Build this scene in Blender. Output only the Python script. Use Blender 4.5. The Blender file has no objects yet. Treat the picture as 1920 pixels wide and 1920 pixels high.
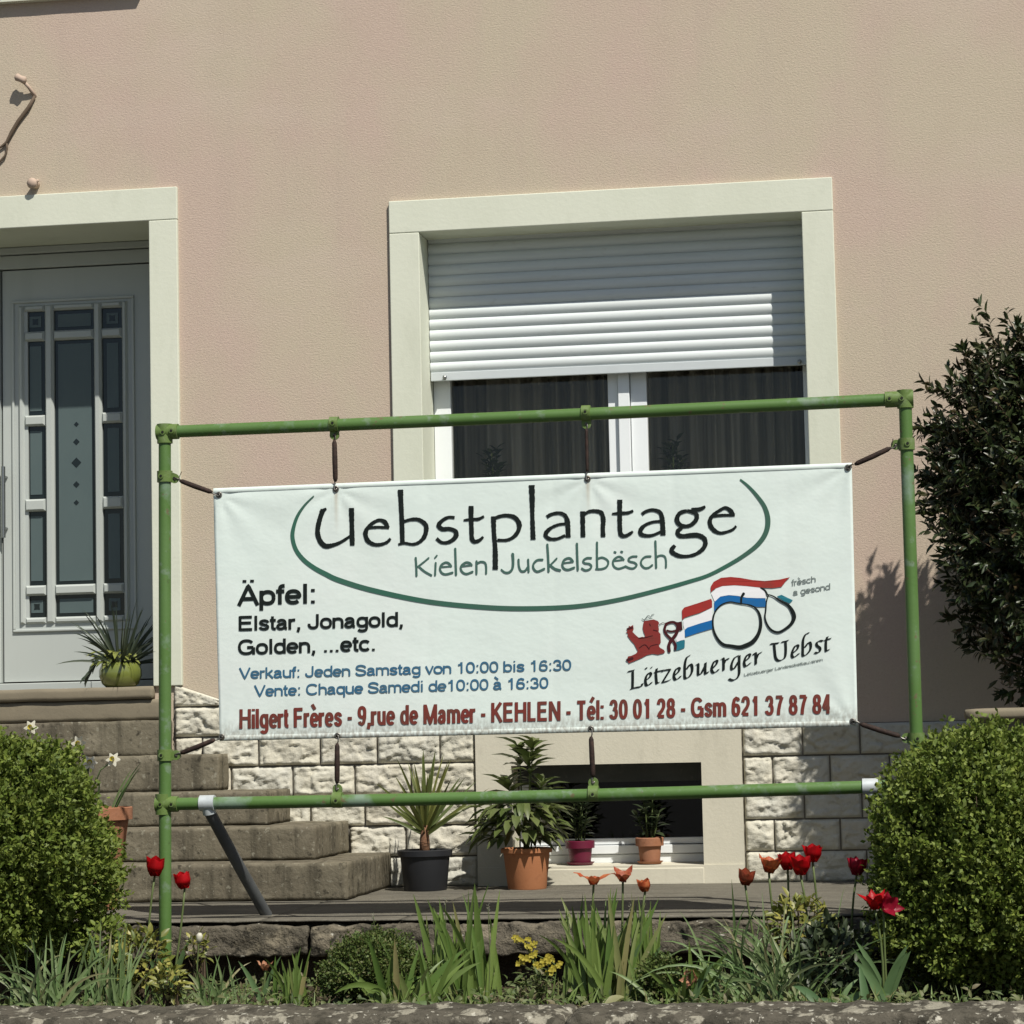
import bpy, bmesh, math, random
import numpy as np
from mathutils import Vector, Matrix, noise as mnoise

# ------------------------------------------------------------------ scene, camera, light
S = bpy.context.scene
C = S.collection
EYE = 0.70
FL, YAW, PITCH, ROLL = 4860.0, 0.159, 0.0855, 0.0219
_f = Vector((-math.sin(YAW)*math.cos(PITCH), math.cos(YAW)*math.cos(PITCH), math.sin(PITCH)))
_r0 = Vector((math.cos(YAW), math.sin(YAW), 0)); _u0 = _r0.cross(_f)
_r = _r0*math.cos(ROLL)-_u0*math.sin(ROLL); _u = _u0*math.cos(ROLL)+_r0*math.sin(ROLL)
cd = bpy.data.cameras.new('camera'); cam = bpy.data.objects.new('camera', cd); C.objects.link(cam)
cd.sensor_width = 36; cd.lens = FL/1920*36; cd.clip_start = .1; cd.clip_end = 2000
cam.matrix_world = Matrix(((_r.x, _u.x, -_f.x, 0), (_r.y, _u.y, -_f.y, 0), (_r.z, _u.z, -_f.z, EYE), (0, 0, 0, 1)))
S.camera = cam
SUN = Vector((.79, -1, 1.64)).normalized()
W = bpy.data.worlds.new('World'); S.world = W; W.use_nodes = True
wn = W.node_tree.nodes; bg = wn['Background']; sky = wn.new('ShaderNodeTexSky')
sky.sky_type = 'NISHITA'; sky.sun_disc = False
sky.sun_elevation = math.asin(SUN.z); sky.sun_rotation = math.atan2(SUN.x, SUN.y)
W.node_tree.links.new(sky.outputs[0], bg.inputs[0]); bg.inputs[1].default_value = .054
sl = bpy.data.lights.new('sun', 'SUN'); so = bpy.data.objects.new('sun', sl); C.objects.link(so)
sl.energy = 4.2; sl.angle = math.radians(.53); sl.color = (1, .955, .87)
so.rotation_euler = SUN.to_track_quat('Z', 'Y').to_euler(); so.location = (6, -6, 14)
S.view_settings.view_transform = 'Standard'; S.view_settings.look = 'None'
S.view_settings.exposure = .42; S.view_settings.gamma = 1
S.cycles.max_bounces = 8; S.cycles.transparent_max_bounces = 12
R = random.Random(7); NR = np.random.default_rng(11)

def P(px, py, Y):                       # a picture point carried out to the real plane at distance Y
    d = _f*FL + _r*(px-960) + _u*(960-py)
    d = d*(Y/d.y); return Vector((d.x, Y, d.z+EYE))
def PZ(px, py, z):                      # ... or down to the real level z
    d = _f*FL + _r*(px-960) + _u*(960-py)
    d = d*((z-EYE)/d.z); return Vector((d.x, d.y, z))

# ------------------------------------------------------------------ materials
def lin(r, g, b): return tuple(((c/255+.055)/1.055)**2.4 if c > 10 else c/3294 for c in (r, g, b))
def mat(name, c, layers=(), rough=.75, bump=None, spec=.4, metal=0, isl=None, trans=0, coord='Object', bump2=None, coat=0):
    """layers: (kind, scale xyz, lo, hi, colour, strength); isl: colours picked per leaf/block."""
    m = bpy.data.materials.new(name); m.use_nodes = True; t = m.node_tree; n = t.nodes; L = t.links.new
    b = n['Principled BSDF']; b.inputs['Roughness'].default_value = rough; b.inputs['Metallic'].default_value = metal
    b.inputs['Specular IOR Level'].default_value = spec; b.inputs['Coat Weight'].default_value = coat
    tc = n.new('ShaderNodeTexCoord')
    def vec(sc):
        mp = n.new('ShaderNodeMapping'); mp.inputs['Scale'].default_value = sc if isinstance(sc, tuple) else (sc, sc, sc)
        L(tc.outputs[coord], mp.inputs[0]); return mp.outputs[0]
    if isl:
        g = n.new('ShaderNodeNewGeometry'); cr = n.new('ShaderNodeValToRGB'); L(g.outputs['Random Per Island'], cr.inputs[0])
        e = cr.color_ramp.elements
        for i, col in enumerate(isl):
            pos = i/(len(isl)-1)
            q = e[i] if i < 2 and len(isl) == 2 else (e[0] if i == 0 else (e[len(e)-1] if i == len(isl)-1 else e.new(pos)))
            q.position = pos; q.color = (*col, 1)
        col = cr.outputs[0]
    else:
        rgb = n.new('ShaderNodeRGB'); rgb.outputs[0].default_value = (*c, 1); col = rgb.outputs[0]
    for kind, sc, lo, hi, c2, st in layers:
        if kind == 'noise':
            x = n.new('ShaderNodeTexNoise'); x.inputs['Scale'].default_value = 1; x.inputs['Detail'].default_value = 5; x.inputs['Roughness'].default_value = .6; out = x.outputs[0]
        elif kind == 'vor':
            x = n.new('ShaderNodeTexVoronoi'); x.inputs['Scale'].default_value = 1; out = x.outputs[0]
        L(vec(sc), x.inputs['Vector'])
        mr = n.new('ShaderNodeMapRange'); mr.inputs[1].default_value = lo; mr.inputs[2].default_value = hi; mr.inputs[4].default_value = st
        L(out, mr.inputs[0])
        mx = n.new('ShaderNodeMix'); mx.data_type = 'RGBA'; L(mr.outputs[0], mx.inputs[0]); L(col, mx.inputs[6]); mx.inputs[7].default_value = (*c2, 1)
        col = mx.outputs[2]
    L(col, b.inputs['Base Color'])
    nrm = None
    for bb in (bump, bump2):
        if not bb: continue
        sc, st, di = bb
        x = n.new('ShaderNodeTexNoise'); x.inputs['Scale'].default_value = 1; x.inputs['Detail'].default_value = 5; x.inputs['Roughness'].default_value = .65
        L(vec(sc), x.inputs['Vector']); bp = n.new('ShaderNodeBump'); bp.inputs['Strength'].default_value = st; bp.inputs['Distance'].default_value = di
        L(x.outputs[0], bp.inputs['Height'])
        if nrm: L(nrm, bp.inputs['Normal'])
        nrm = bp.outputs[0]
    if nrm: L(nrm, b.inputs['Normal'])
    if trans:
        tr = n.new('ShaderNodeBsdfTranslucent'); L(col, tr.inputs[0]); ms = n.new('ShaderNodeMixShader'); ms.inputs[0].default_value = trans
        L(b.outputs[0], ms.inputs[1]); L(tr.outputs[0], ms.inputs[2]); L(ms.outputs[0], n['Material Output'].inputs[0])
    return m

def glass_mat(name, tint, ior_fac=.06, rough=.02):
    m = bpy.data.materials.new(name); m.use_nodes = True; t = m.node_tree; n = t.nodes; L = t.links.new
    n.remove(n['Principled BSDF'])
    tr = n.new('ShaderNodeBsdfTransparent'); tr.inputs[0].default_value = (*tint, 1)
    gl = n.new('ShaderNodeBsdfGlossy'); gl.inputs['Roughness'].default_value = rough
    nt = n.new('ShaderNodeTexNoise'); nt.inputs['Scale'].default_value = 3; bp = n.new('ShaderNodeBump'); bp.inputs['Strength'].default_value = .03; bp.inputs['Distance'].default_value = .02
    tc = n.new('ShaderNodeTexCoord'); L(tc.outputs['Object'], nt.inputs['Vector']); L(nt.outputs[0], bp.inputs['Height']); L(bp.outputs[0], gl.inputs['Normal'])
    mx = n.new('ShaderNodeMixShader'); mx.inputs[0].default_value = ior_fac
    L(tr.outputs[0], mx.inputs[1]); L(gl.outputs[0], mx.inputs[2]); L(mx.outputs[0], n['Material Output'].inputs[0])
    return m

M = {}
M['render'] = mat('pink_render', (.482, .378, .312), [
    ('noise', (1.3, 1.3, .9), .38, .56, (.470, .408, .308), .9), ('noise', (5, 5, .35), .52, .72, (.42, .345, .285), .35), ('noise', (.8, .8, 2.5), .55, .7, (.505, .415, .345), .5), ('noise', (4, 4, 3), .5, .75, (.44, .36, .28), .4), ('noise', (75, 75, 75), .50, .68, (.53, .435, .345), .55), ('noise', (110, 110, 110), .56, .72, (.34, .265, .20), .5)],
    rough=.95, bump=((80, 80, 130), .34, .008), bump2=((190, 190, 240), .4, .004), spec=.1)
M['trim'] = mat('cream_paint', (.610, .628, .522), [
    ('noise', (2.2, 2.2, 1.2), .45, .7, (.54, .56, .45), .6), ('noise', (9, 9, 3), .55, .75, (.50, .52, .42), .45), ('noise', (70, 70, 70), .6, .8, (.5, .5, .42), .3)], rough=.8, bump=((45, 45, 45), .25, .004), spec=.2)
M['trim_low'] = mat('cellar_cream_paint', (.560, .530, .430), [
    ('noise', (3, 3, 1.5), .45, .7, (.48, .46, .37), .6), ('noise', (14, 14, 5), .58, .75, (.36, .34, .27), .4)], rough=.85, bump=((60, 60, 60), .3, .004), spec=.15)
M['white'] = mat('white_pvc', (.74, .77, .78), [('noise', (4, 4, 4), .5, .75, (.66, .69, .69), .5)], rough=.35, spec=.4)
M['shutter'] = mat('shutter_pvc', (.60, .645, .645), [('noise', (1.5, 3, 30), .45, .7, (.54, .57, .56), .6), ('noise', (20, 20, 40), .6, .8, (.40, .40, .37), .35)], rough=.5, spec=.3)
M['rail_alu'] = mat('shutter_rail', (.52, .56, .57), [('noise', (5, 5, 5), .5, .8, (.42, .45, .46), .5)], rough=.4, spec=.4)
M['door'] = mat('door_paint', (.420, .450, .430), [('noise', (2, 2, 2), .4, .7, (.39, .42, .40), .6), ('noise', (6, 6, .5), .55, .75, (.34, .37, .35), .4)], rough=.42, spec=.4)
M['pane_rim'] = mat('door_glass_rim', (.008, .013, .014), rough=.12, spec=.5)
M['pane_frost'] = mat('frosted_glass', (.080, .110, .110), [('noise', (5, 5, 3), .4, .7, (.066, .094, .096), .6)], rough=.4, spec=.5)
M['handle'] = mat('brushed_steel', (.32, .33, .33), rough=.35, metal=1)
M['dark'] = mat('dark_room', (.018, .017, .016), rough=.9, spec=.1)
M['curtain'] = mat('curtain_cloth', (.46, .43, .38), [('noise', (10, 10, .6), .4, .65, (.22, .20, .17), .8)], rough=.95, spec=.05)
M['glass'] = glass_mat('window_glass', (.80, .80, .78), .03)
M['glass_dark'] = glass_mat('cellar_glass', (.25, .27, .28), .035)
M['plinth'] = mat('split_stone', None, [
    ('noise', (9, 9, 9), .42, .68, (.47, .435, .335), .5), ('noise', (24, 24, 40), .57, .72, (.30, .28, .225), .55), ('noise', (3, 3, 3), .55, .75, (.53, .51, .43), .6)],
    isl=[(.50, .475, .39), (.57, .55, .46), (.52, .51, .445), (.57, .525, .42)], rough=.9, bump=((55, 55, 55), .6, .008), bump2=((160, 160, 160), .4, .003), spec=.15)
M['mortar'] = mat('mortar', (.17, .155, .13), [('noise', (30, 30, 30), .4, .7, (.11, .10, .085), .7)], rough=.95, spec=.1)
M['step'] = mat('step_sandstone', (.160, .142, .102), [
    ('noise', (2.5, 2.5, 2.5), .42, .66, (.115, .100, .074), .8), ('noise', (16, 16, 1.2), .50, .64, (.066, .059, .043), .75), ('noise', (5, 5, 9), .56, .66, (.23, .205, .15), .6),
    ('noise', (42, 42, 42), .60, .66, (.26, .245, .19), .7), ('noise', (26, 26, 26), .58, .68, (.030, .027, .020), .8)], rough=.95, bump=((40, 40, 40), .55, .010), spec=.1)
M['sill_stone'] = mat('sill_stone', (.215, .185, .132), [('noise', (3, 3, 8), .45, .7, (.165, .145, .105), .7), ('noise', (40, 40, 40), .6, .75, (.12, .10, .075), .5)], rough=.9, bump=((60, 60, 60), .3, .004), spec=.15)
M['terrace'] = mat('terrace_stone', (.135, .125, .100), [
    ('noise', (1.6, 3, 1.6), .42, .66, (.095, .088, .072), .8), ('noise', (4, 24, 4), .52, .68, (.21, .195, .16), .6), ('noise', (35, 35, 35), .6, .72, (.33, .31, .26), .5), ('noise', (18, 18, 18), .6, .72, (.06, .055, .042), .7)],
    rough=.95, bump=((30, 30, 30), .7, .012), spec=.1)
M['coping'] = mat('lichened_coping', (.135, .118, .090), [
    ('noise', (3, 3, 3), .42, .64, (.070, .064, .048), .8), ('noise', (11, 11, 11), .52, .64, (.225, .195, .14), .8), ('noise', (30, 30, 30), .55, .64, (.030, .028, .022), .85),
    ('noise', (24, 24, 34), .64, .69, (.52, .50, .42), .8)], rough=.95, bump=((28, 28, 28), .9, .02), bump2=((90, 90, 90), .5, .006), spec=.1)
M['curb'] = mat('lichened_curb', (.098, .088, .068), [
    ('noise', (2.2, 2.2, 2.2), .42, .64, (.070, .064, .050), .8), ('noise', (16, 13, 16), .50, .60, (.045, .041, .031), .85), ('noise', (12, 7, 13), .55, .60, (.30, .28, .22), .85),
    ('noise', (30, 22, 30), .61, .65, (.50, .48, .40), .75), ('noise', (45, 45, 45), .6, .7, (.05, .045, .036), .7)], rough=.95, bump=((22, 22, 22), .9, .02), bump2=((80, 80, 80), .6, .006), spec=.1)
M['soil'] = mat('garden_soil', (.050, .038, .026), [('noise', (14, 14, 14), .4, .7, (.085, .066, .045), .8), ('noise', (60, 60, 60), .6, .75, (.14, .115, .08), .6)], rough=1, bump=((30, 30, 30), 1, .03), spec=.05)
M['street'] = mat('street_asphalt', (.085, .083, .078), [('noise', (3, 3, 3), .4, .7, (.11, .105, .098), .7)], rough=.9, bump=((90, 90, 90), .5, .006))
M['pipe'] = mat('green_pipe_paint', (.072, .146, .034), [
    ('noise', (2.2, 5, 2.2), .46, .62, (.088, .166, .050), .8), ('noise', (3.6, 3.6, 3.6), .57, .66, (.175, .245, .185), .8), ('noise', (26, 26, 26), .64, .68, (.13, .085, .05), .7), ('noise', (16, 16, 16), .58, .68, (.17, .225, .17), .6), ('noise', (40, 40, 40), .64, .72, (.06, .09, .03), .5)],
    rough=.5, bump=((60, 60, 60), .25, .003), spec=.35)
M['clamp'] = mat('green_clamp_paint', (.105, .165, .042), [('noise', (30, 30, 30), .5, .7, (.17, .215, .11), .7), ('noise', (50, 50, 50), .6, .7, (.06, .08, .03), .6)], rough=.55, bump=((70, 70, 70), .35, .004), spec=.3)
M['galv'] = mat('galvanised_collar', (.50, .54, .55), [('noise', (30, 30, 30), .45, .7, (.36, .39, .40), .7)], rough=.5, spec=.4, metal=.2)
M['brace'] = mat('grey_brace_paint', (.060, .064, .066), [('noise', (6, 6, 6), .45, .7, (.085, .09, .09), .8), ('noise', (30, 30, 30), .6, .72, (.15, .15, .14), .4)], rough=.55, spec=.35)
M['bolt'] = mat('bolt_hole', (.012, .014, .008), rough=.5, spec=.3)
M['strap'] = mat('rubber_strap', (.022, .013, .010), [('noise', (60, 60, 60), .45, .7, (.06, .032, .022), .7)], rough=.75, bump=((200, 60, 200), .5, .004), spec=.3)
M['steel'] = mat('steel_hook', (.22, .21, .19), [('noise', (60, 60, 60), .5, .7, (.16, .10, .06), .6)], rough=.4, metal=.8)
M['k_black'] = mat('black_ink', (.012, .016, .015), [('noise', (40, 40, 40), .55, .75, (.03, .036, .034), .6)], rough=.5, spec=.08)
M['k_dark'] = mat('dark_ink', (.022, .036, .036), rough=.5, spec=.08)
M['k_green'] = mat('green_ink', (.040, .120, .085), [('noise', (3, 3, 3), .45, .65, (.060, .110, .085), .6)], rough=.5, spec=.08)
M['k_kielen'] = mat('grey_green_ink', (.062, .125, .105), rough=.5, spec=.08)
M['k_blue'] = mat('faded_blue_ink', (.040, .125, .215), [('noise', (9, 9, 9), .45, .7, (.07, .14, .19), .7)], rough=.5, spec=.08)
M['k_red'] = mat('faded_red_ink', (.165, .038, .030), [('noise', (14, 14, 14), .45, .7, (.115, .055, .042), .8)], rough=.5, spec=.08)
M['k_flagred'] = mat('flag_red_ink', (.32, .035, .030), [('noise', (9, 9, 9), .5, .7, (.20, .045, .035), .7)], rough=.5, spec=.08)
M['k_flagblue'] = mat('flag_blue_ink', (.012, .125, .36), [('noise', (9, 9, 9), .5, .7, (.03, .12, .26), .7)], rough=.5, spec=.08)
M['k_teal'] = mat('teal_ink', (.025, .16, .21), rough=.5, spec=.08)
M['k_lion'] = mat('lion_red_ink', (.21, .034, .030), [('noise', (30, 30, 30), .5, .7, (.15, .045, .035), .7)], rough=.5, spec=.08)
M['k_maroon'] = mat('maroon_ink', (.060, .014, .016), rough=.5, spec=.08)
M['k_grey'] = mat('grey_ink', (.17, .20, .19), rough=.5, spec=.08)
M['k_white'] = mat('white_ink', (.76, .76, .77), rough=.5, spec=.08)
M['terracotta'] = mat('terracotta', (.36, .150, .068), [('noise', (5, 5, 5), .45, .7, (.41, .19, .095), .7), ('noise', (30, 30, 30), .6, .75, (.25, .10, .05), .5)], rough=.8, bump=((60, 60, 60), .2, .003), spec=.2)
M['terracotta_old'] = mat('weathered_terracotta', (.28, .125, .068), [('noise', (7, 7, 7), .45, .7, (.35, .18, .115), .7), ('noise', (22, 22, 22), .6, .72, (.14, .07, .045), .7)], rough=.9, bump=((50, 50, 50), .4, .005), spec=.15)
M['pot_black'] = mat('black_plastic', (.016, .017, .020), [('noise', (10, 10, 10), .5, .8, (.03, .03, .033), .6)], rough=.5, spec=.4)
M['pot_magenta'] = mat('magenta_plastic', (.115, .007, .028), rough=.45, spec=.5)
M['pot_lime'] = mat('lime_glaze', (.150, .175, .038), [('noise', (10, 10, 10), .5, .7, (.12, .145, .03), .6)], rough=.14, spec=.6, coat=.6)
def leafm(name, cols, rough=.5, trans=.22, spec=.4): return mat(name, None, [('noise', (9, 9, 9), .5, .75, tuple(x*.7 for x in cols[0]), .4)], isl=cols, rough=rough, trans=trans, spec=spec)
M['box'] = leafm('box_leaves', [(.075, .118, .018), (.140, .192, .030), (.225, .270, .055), (.105, .155, .024), (.175, .215, .060)], .55, .3, .25)
M['laurel'] = leafm('laurel_leaves', [(.020, .034, .012), (.032, .052, .016), (.046, .053, .019), (.023, .038, .013), (.062, .042, .020)], .38, .12, .4)
M['shrub'] = leafm('shrub_leaves', [(.060, .090, .024), (.095, .125, .034), (.130, .155, .052), (.070, .100, .030)], .38, .2, .5)
M['palm'] = leafm('palm_leaves', [(.075, .105, .030), (.130, .150, .040), (.165, .170, .045)], .45, .2)
M['iris'] = leafm('iris_leaves', [(.085, .155, .030), (.130, .205, .045), (.180, .255, .062), (.105, .165, .036), (.16, .23, .065), (.25, .22, .095)], .45, .3)
M['daff'] = leafm('daffodil_leaves', [(.090, .160, .050), (.150, .225, .080), (.210, .280, .12), (.110, .165, .058), (.16, .22, .10), (.27, .24, .12)], .5, .25)
M['tulipleaf'] = leafm('tulip_leaves', [(.065, .130, .048), (.105, .180, .070), (.14, .215, .085)], .5, .25)
M['euon'] = leafm('variegated_leaves', [(.085, .115, .022), (.210, .210, .040), (.350, .320, .085), (.110, .130, .028), (.15, .16, .03)], .45, .2)
M['moss'] = leafm('heath_leaves', [(.040, .070, .014), (.068, .105, .020), (.10, .14, .028), (.11, .10, .04)], .6, .2)
M['darkleaf'] = leafm('dark_plant_leaves', [(.020, .032, .014), (.030, .046, .018), (.042, .055, .022)], .5, .12)
M['greyleaf'] = leafm('spiky_plant_leaves', [(.028, .042, .026), (.045, .062, .036), (.06, .075, .045)], .5, .15)
M['succulent'] = leafm('pale_succulent', [(.17, .20, .045), (.24, .26, .07), (.12, .15, .04)], .45, .2)
M['cover'] = leafm('ground_cover_leaves', [(.050, .080, .022), (.090, .125, .034), (.130, .150, .055), (.15, .125, .07)], .6, .2)
M['stem'] = mat('green_stem', (.085, .115, .035), rough=.6)
M['bark'] = mat('bark', (.075, .055, .036), [('noise', (40, 40, 10), .4, .7, (.12, .09, .06), .7)], rough=.9, bump=((60, 60, 20), .6, .006), spec=.1)
M['t_red'] = mat('red_petal', (.42, .004, .008), [('noise', (40, 40, 12), .45, .7, (.30, .003, .006), .7)], rough=.45, trans=.3, spec=.3)
M['t_crim'] = mat('crimson_petal', (.26, .005, .022), [('noise', (40, 40, 12), .45, .7, (.19, .005, .016), .7)], rough=.45, trans=.3, spec=.3)
M['t_orange'] = mat('orange_petal', (.42, .085, .030), [('noise', (50, 50, 14), .45, .68, (.50, .20, .075), .8)], rough=.5, trans=.3, spec=.3)
M['t_rust'] = mat('rust_petal', (.30, .060, .030), [('noise', (50, 50, 14), .45, .68, (.44, .16, .07), .8)], rough=.5, trans=.3, spec=.3)
M['t_peach'] = mat('peach_petal', (.48, .24, .14), [('noise', (50, 50, 14), .45, .68, (.36, .16, .09), .8)], rough=.5, trans=.3, spec=.3)
M['white_petal'] = mat('white_petal', (.68, .66, .55), [('noise', (40, 40, 40), .5, .7, (.55, .52, .36), .6)], rough=.5, trans=.3)
M['yellow_petal'] = mat('yellow_petal', (.50, .42, .06), [('noise', (60, 60, 60), .5, .7, (.45, .40, .06), .6)], rough=.5, trans=.3)
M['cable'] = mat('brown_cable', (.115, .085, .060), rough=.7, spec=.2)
M['wire'] = mat('painted_bracket', (.44, .34, .27), rough=.8, spec=.1)
# ------------------------------------------------------------------ mesh helpers
class MB:
    def __init__(s): s.v = []; s.f = []; s.m = []; s.mi = 0
    def add(s, vs, fs):
        o = len(s.v); s.v += [tuple(p) for p in vs]; s.f += [tuple(i+o for i in f) for f in fs]; s.m += [s.mi]*len(fs); return s
    def box(s, x0, x1, y0, y1, z0, z1):
        return s.add([(x0, y0, z0), (x1, y0, z0), (x1, y1, z0), (x0, y1, z0), (x0, y0, z1), (x1, y0, z1), (x1, y1, z1), (x0, y1, z1)],
                     [(0, 3, 2, 1), (4, 5, 6, 7), (0, 1, 5, 4), (1, 2, 6, 5), (2, 3, 7, 6), (3, 0, 4, 7)])
    def tube(s, pts, rad, n=12, cap=True):
        pts = [Vector(p) for p in pts]; k = len(pts); rad = rad if isinstance(rad, (list, tuple)) else [rad]*k
        o = len(s.v); up = None
        for i, p in enumerate(pts):
            t = (pts[min(i+1, k-1)]-pts[max(i-1, 0)]).normalized()
            if up is None: up = t.orthogonal().normalized()
            up = (up-t*up.dot(t)).normalized(); w = t.cross(up)
            for j in range(n):
                a = 2*math.pi*j/n; s.v.append(tuple(p+(up*math.cos(a)+w*math.sin(a))*rad[i]))
        fs = [(o+i*n+j, o+i*n+(j+1) % n, o+(i+1)*n+(j+1) % n, o+(i+1)*n+j) for i in range(k-1) for j in range(n)]
        if cap: fs += [tuple(o+j for j in reversed(range(n))), tuple(o+(k-1)*n+j for j in range(n))]
        s.f += fs; s.m += [s.mi]*len(fs); return s
    def lathe(s, prof, c=(0, 0, 0), n=40, sx=1, sy=1):
        o = len(s.v); k = len(prof)
        for r, z in prof:
            for j in range(n):
                a = 2*math.pi*j/n; s.v.append((c[0]+r*sx*math.cos(a), c[1]+r*sy*math.sin(a), c[2]+z))
        fs = [(o+i*n+j, o+i*n+(j+1) % n, o+(i+1)*n+(j+1) % n, o+(i+1)*n+j) for i in range(k-1) for j in range(n)]
        if prof[0][0] > 1e-5: fs.append(tuple(o+j for j in reversed(range(n))))
        if prof[-1][0] > 1e-5: fs.append(tuple(o+(k-1)*n+j for j in range(n)))
        s.f += fs; s.m += [s.mi]*len(fs); return s
    def blade(s, base, d, length, width, bend=.3, n=7, fold=.25, bdir=None, tip=1.0):
        """strap leaf: starts along d, bends towards bdir (down by default)."""
        base = Vector(base); d = Vector(d).normalized(); bd = Vector(bdir) if bdir else Vector((d.x, d.y, -.9))
        side = d.cross(Vector((R.uniform(-.3, .3), R.uniform(-1, -.6), .2))); side = side.normalized() if side.length > .05 else d.orthogonal().normalized()
        p = base.copy(); cur = d.copy(); o = len(s.v); st = length/n
        for i in range(n+1):
            t = i/n; w = width*.5*(min(1, .55+t*2.2) * (1-t**2.6)**.8 if i < n else .02)
            nn = side.cross(cur).normalized()
            s.v += [tuple(p-side*w+nn*w*fold), tuple(p), tuple(p+side*w+nn*w*fold)]
            p = p+cur*st; cur = (cur+bd*bend*st/length*(.4+1.6*t)*n/7*1.0).normalized(); side = (side-cur*side.dot(cur)).normalized()
        fs = []
        for i in range(n):
            a = o+3*i; fs += [(a, a+1, a+4, a+3), (a+1, a+2, a+5, a+4)]
        s.f += fs; s.m += [s.mi]*len(fs); return s
    def build(s, name, mats, parent=None, smooth=False, bevel=0, seg=2):
        me = bpy.data.meshes.new(name); me.from_pydata(s.v, [], s.f)
        mats = mats if isinstance(mats, (list, tuple)) else [mats]
        for m in mats: me.materials.append(m)
        if len(mats) > 1: me.polygons.foreach_set('material_index', s.m)
        if smooth is True: me.polygons.foreach_set('use_smooth', [True]*len(s.f))
        me.update(); o = bpy.data.objects.new(name, me); C.objects.link(o)
        if parent:
            o.parent = parent; o.matrix_parent_inverse = parent.matrix_basis.inverted()
        if isinstance(smooth, float):
            me.polygons.foreach_set('use_smooth', [True]*len(s.f)); md = o.modifiers.new('smooth', 'EDGE_SPLIT'); md.split_angle = smooth
        if bevel:
            md = o.modifiers.new('bevel', 'BEVEL'); md.width = bevel; md.segments = seg; md.limit_method = 'ANGLE'
        return o
def tag(o, label=None, cat=None, group=None, kind=None):
    for k, v in (('label', label), ('category', cat), ('group', group), ('kind', kind)):
        if v: o[k] = v
    return o
def thing(name, label, cat, loc=(0, 0, 0), group=None):
    o = bpy.data.objects.new(name, None); C.objects.link(o); o.location = loc; o.empty_display_size = .1
    return tag(o, label, cat, group)

def fast_mesh(name, V, F, mtl, parent=None, smooth=False):
    me = bpy.data.meshes.new(name); nf = len(F); k = F.shape[1]
    me.vertices.add(len(V)); me.vertices.foreach_set('co', np.asarray(V, dtype=np.float32).ravel())
    me.loops.add(nf*k); me.loops.foreach_set('vertex_index', F.astype(np.int32).ravel())
    me.polygons.add(nf); me.polygons.foreach_set('loop_start', np.arange(nf, dtype=np.int32)*k)
    me.update(calc_edges=True); me.validate(); me.materials.append(mtl)
    if smooth: me.polygons.foreach_set('use_smooth', [True]*nf)
    o = bpy.data.objects.new(name, me); C.objects.link(o)
    if parent:
        o.parent = parent; o.matrix_parent_inverse = parent.matrix_basis.inverted()
    return o
def unit(a): return a/np.maximum(np.linalg.norm(a, axis=1, keepdims=True), 1e-9)
def small_leaves(Pn, D, L, Wd):
    """4-vertex folded leaves."""
    n = len(Pn); D = unit(D); Nn = unit(NR.normal(size=(n, 3))); Sd = unit(np.cross(D, Nn)); Nn = np.cross(Sd, D)
    V = np.empty((n, 4, 3)); L = L.reshape(-1, 1); Wd = Wd.reshape(-1, 1)
    V[:, 0] = Pn; V[:, 1] = Pn+D*L*.5+Sd*Wd*.5+Nn*Wd*.18; V[:, 2] = Pn+D*L; V[:, 3] = Pn+D*L*.5-Sd*Wd*.5+Nn*Wd*.18
    i = np.arange(n)[:, None]*4
    F = np.concatenate([i+np.array([[0, 1, 2]]), i+np.array([[0, 2, 3]])], 0)
    return V.reshape(-1, 3), F
def big_leaves(Pn, D, U, L, Wd, droop=.25, fold=.2):
    """8-vertex leaves with a midrib fold and a bend; U is the way the upper face looks."""
    n = len(Pn); D = unit(D); Sd = unit(np.cross(D, U)); Nn = np.cross(Sd, D); L = L.reshape(-1, 1); Wd = Wd.reshape(-1, 1)
    def c(t): return Pn+D*L*t-Nn*L*droop*t*t
    V = np.empty((n, 8, 3)); V[:, 0] = c(0); V[:, 1] = c(.33); V[:, 2] = c(.68); V[:, 3] = c(1.)
    for k, (t, w) in enumerate(((.33, .48), (.68, .40))):
        V[:, 4+k] = c(t)+Sd*Wd*w+Nn*Wd*fold; V[:, 6+k] = c(t)-Sd*Wd*w+Nn*Wd*fold
    i = np.arange(n)[:, None]*8
    T = [[0, 4, 1], [0, 1, 6], [1, 4, 5], [1, 5, 2], [1, 2, 7], [1, 7, 6], [2, 5, 3], [2, 3, 7]]
    return V.reshape(-1, 3), np.concatenate([i+np.array([t]) for t in T], 0)
def fbm(v, sc): return mnoise.fractal(Vector(v)*sc, 1.0, 2.0, 3)

# ------------------------------------------------------------------ setting: ground, street, bed
mb = MB(); mb.add([(-150, -150, -.92), (150, -150, -.92), (150, 150, -.92), (-150, 150, -.92)], [(0, 1, 2, 3)])
tag(mb.build('street', M['street']), kind='structure')
def sheet(x0, x1, nx, y0, y1, ny, fz):
    m = MB(); vs = []
    for j in range(ny+1):
        for i in range(nx+1):
            x = x0+(x1-x0)*i/nx; y = y0+(y1-y0)*j/ny; vs.append((x, y, fz(x, y)))
    m.add(vs, [(j*(nx+1)+i, j*(nx+1)+i+1, (j+1)*(nx+1)+i+1, (j+1)*(nx+1)+i) for j in range(ny) for i in range(nx)]); return m
tag(sheet(-9, 5, 280, 8.55, 10.1, 40, lambda x, y: -.265+.03*fbm((x, y, 0), 3)+.012*fbm((x, y, 4), 14)).build('garden_soil', M['soil'], smooth=True), kind='structure')
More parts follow.
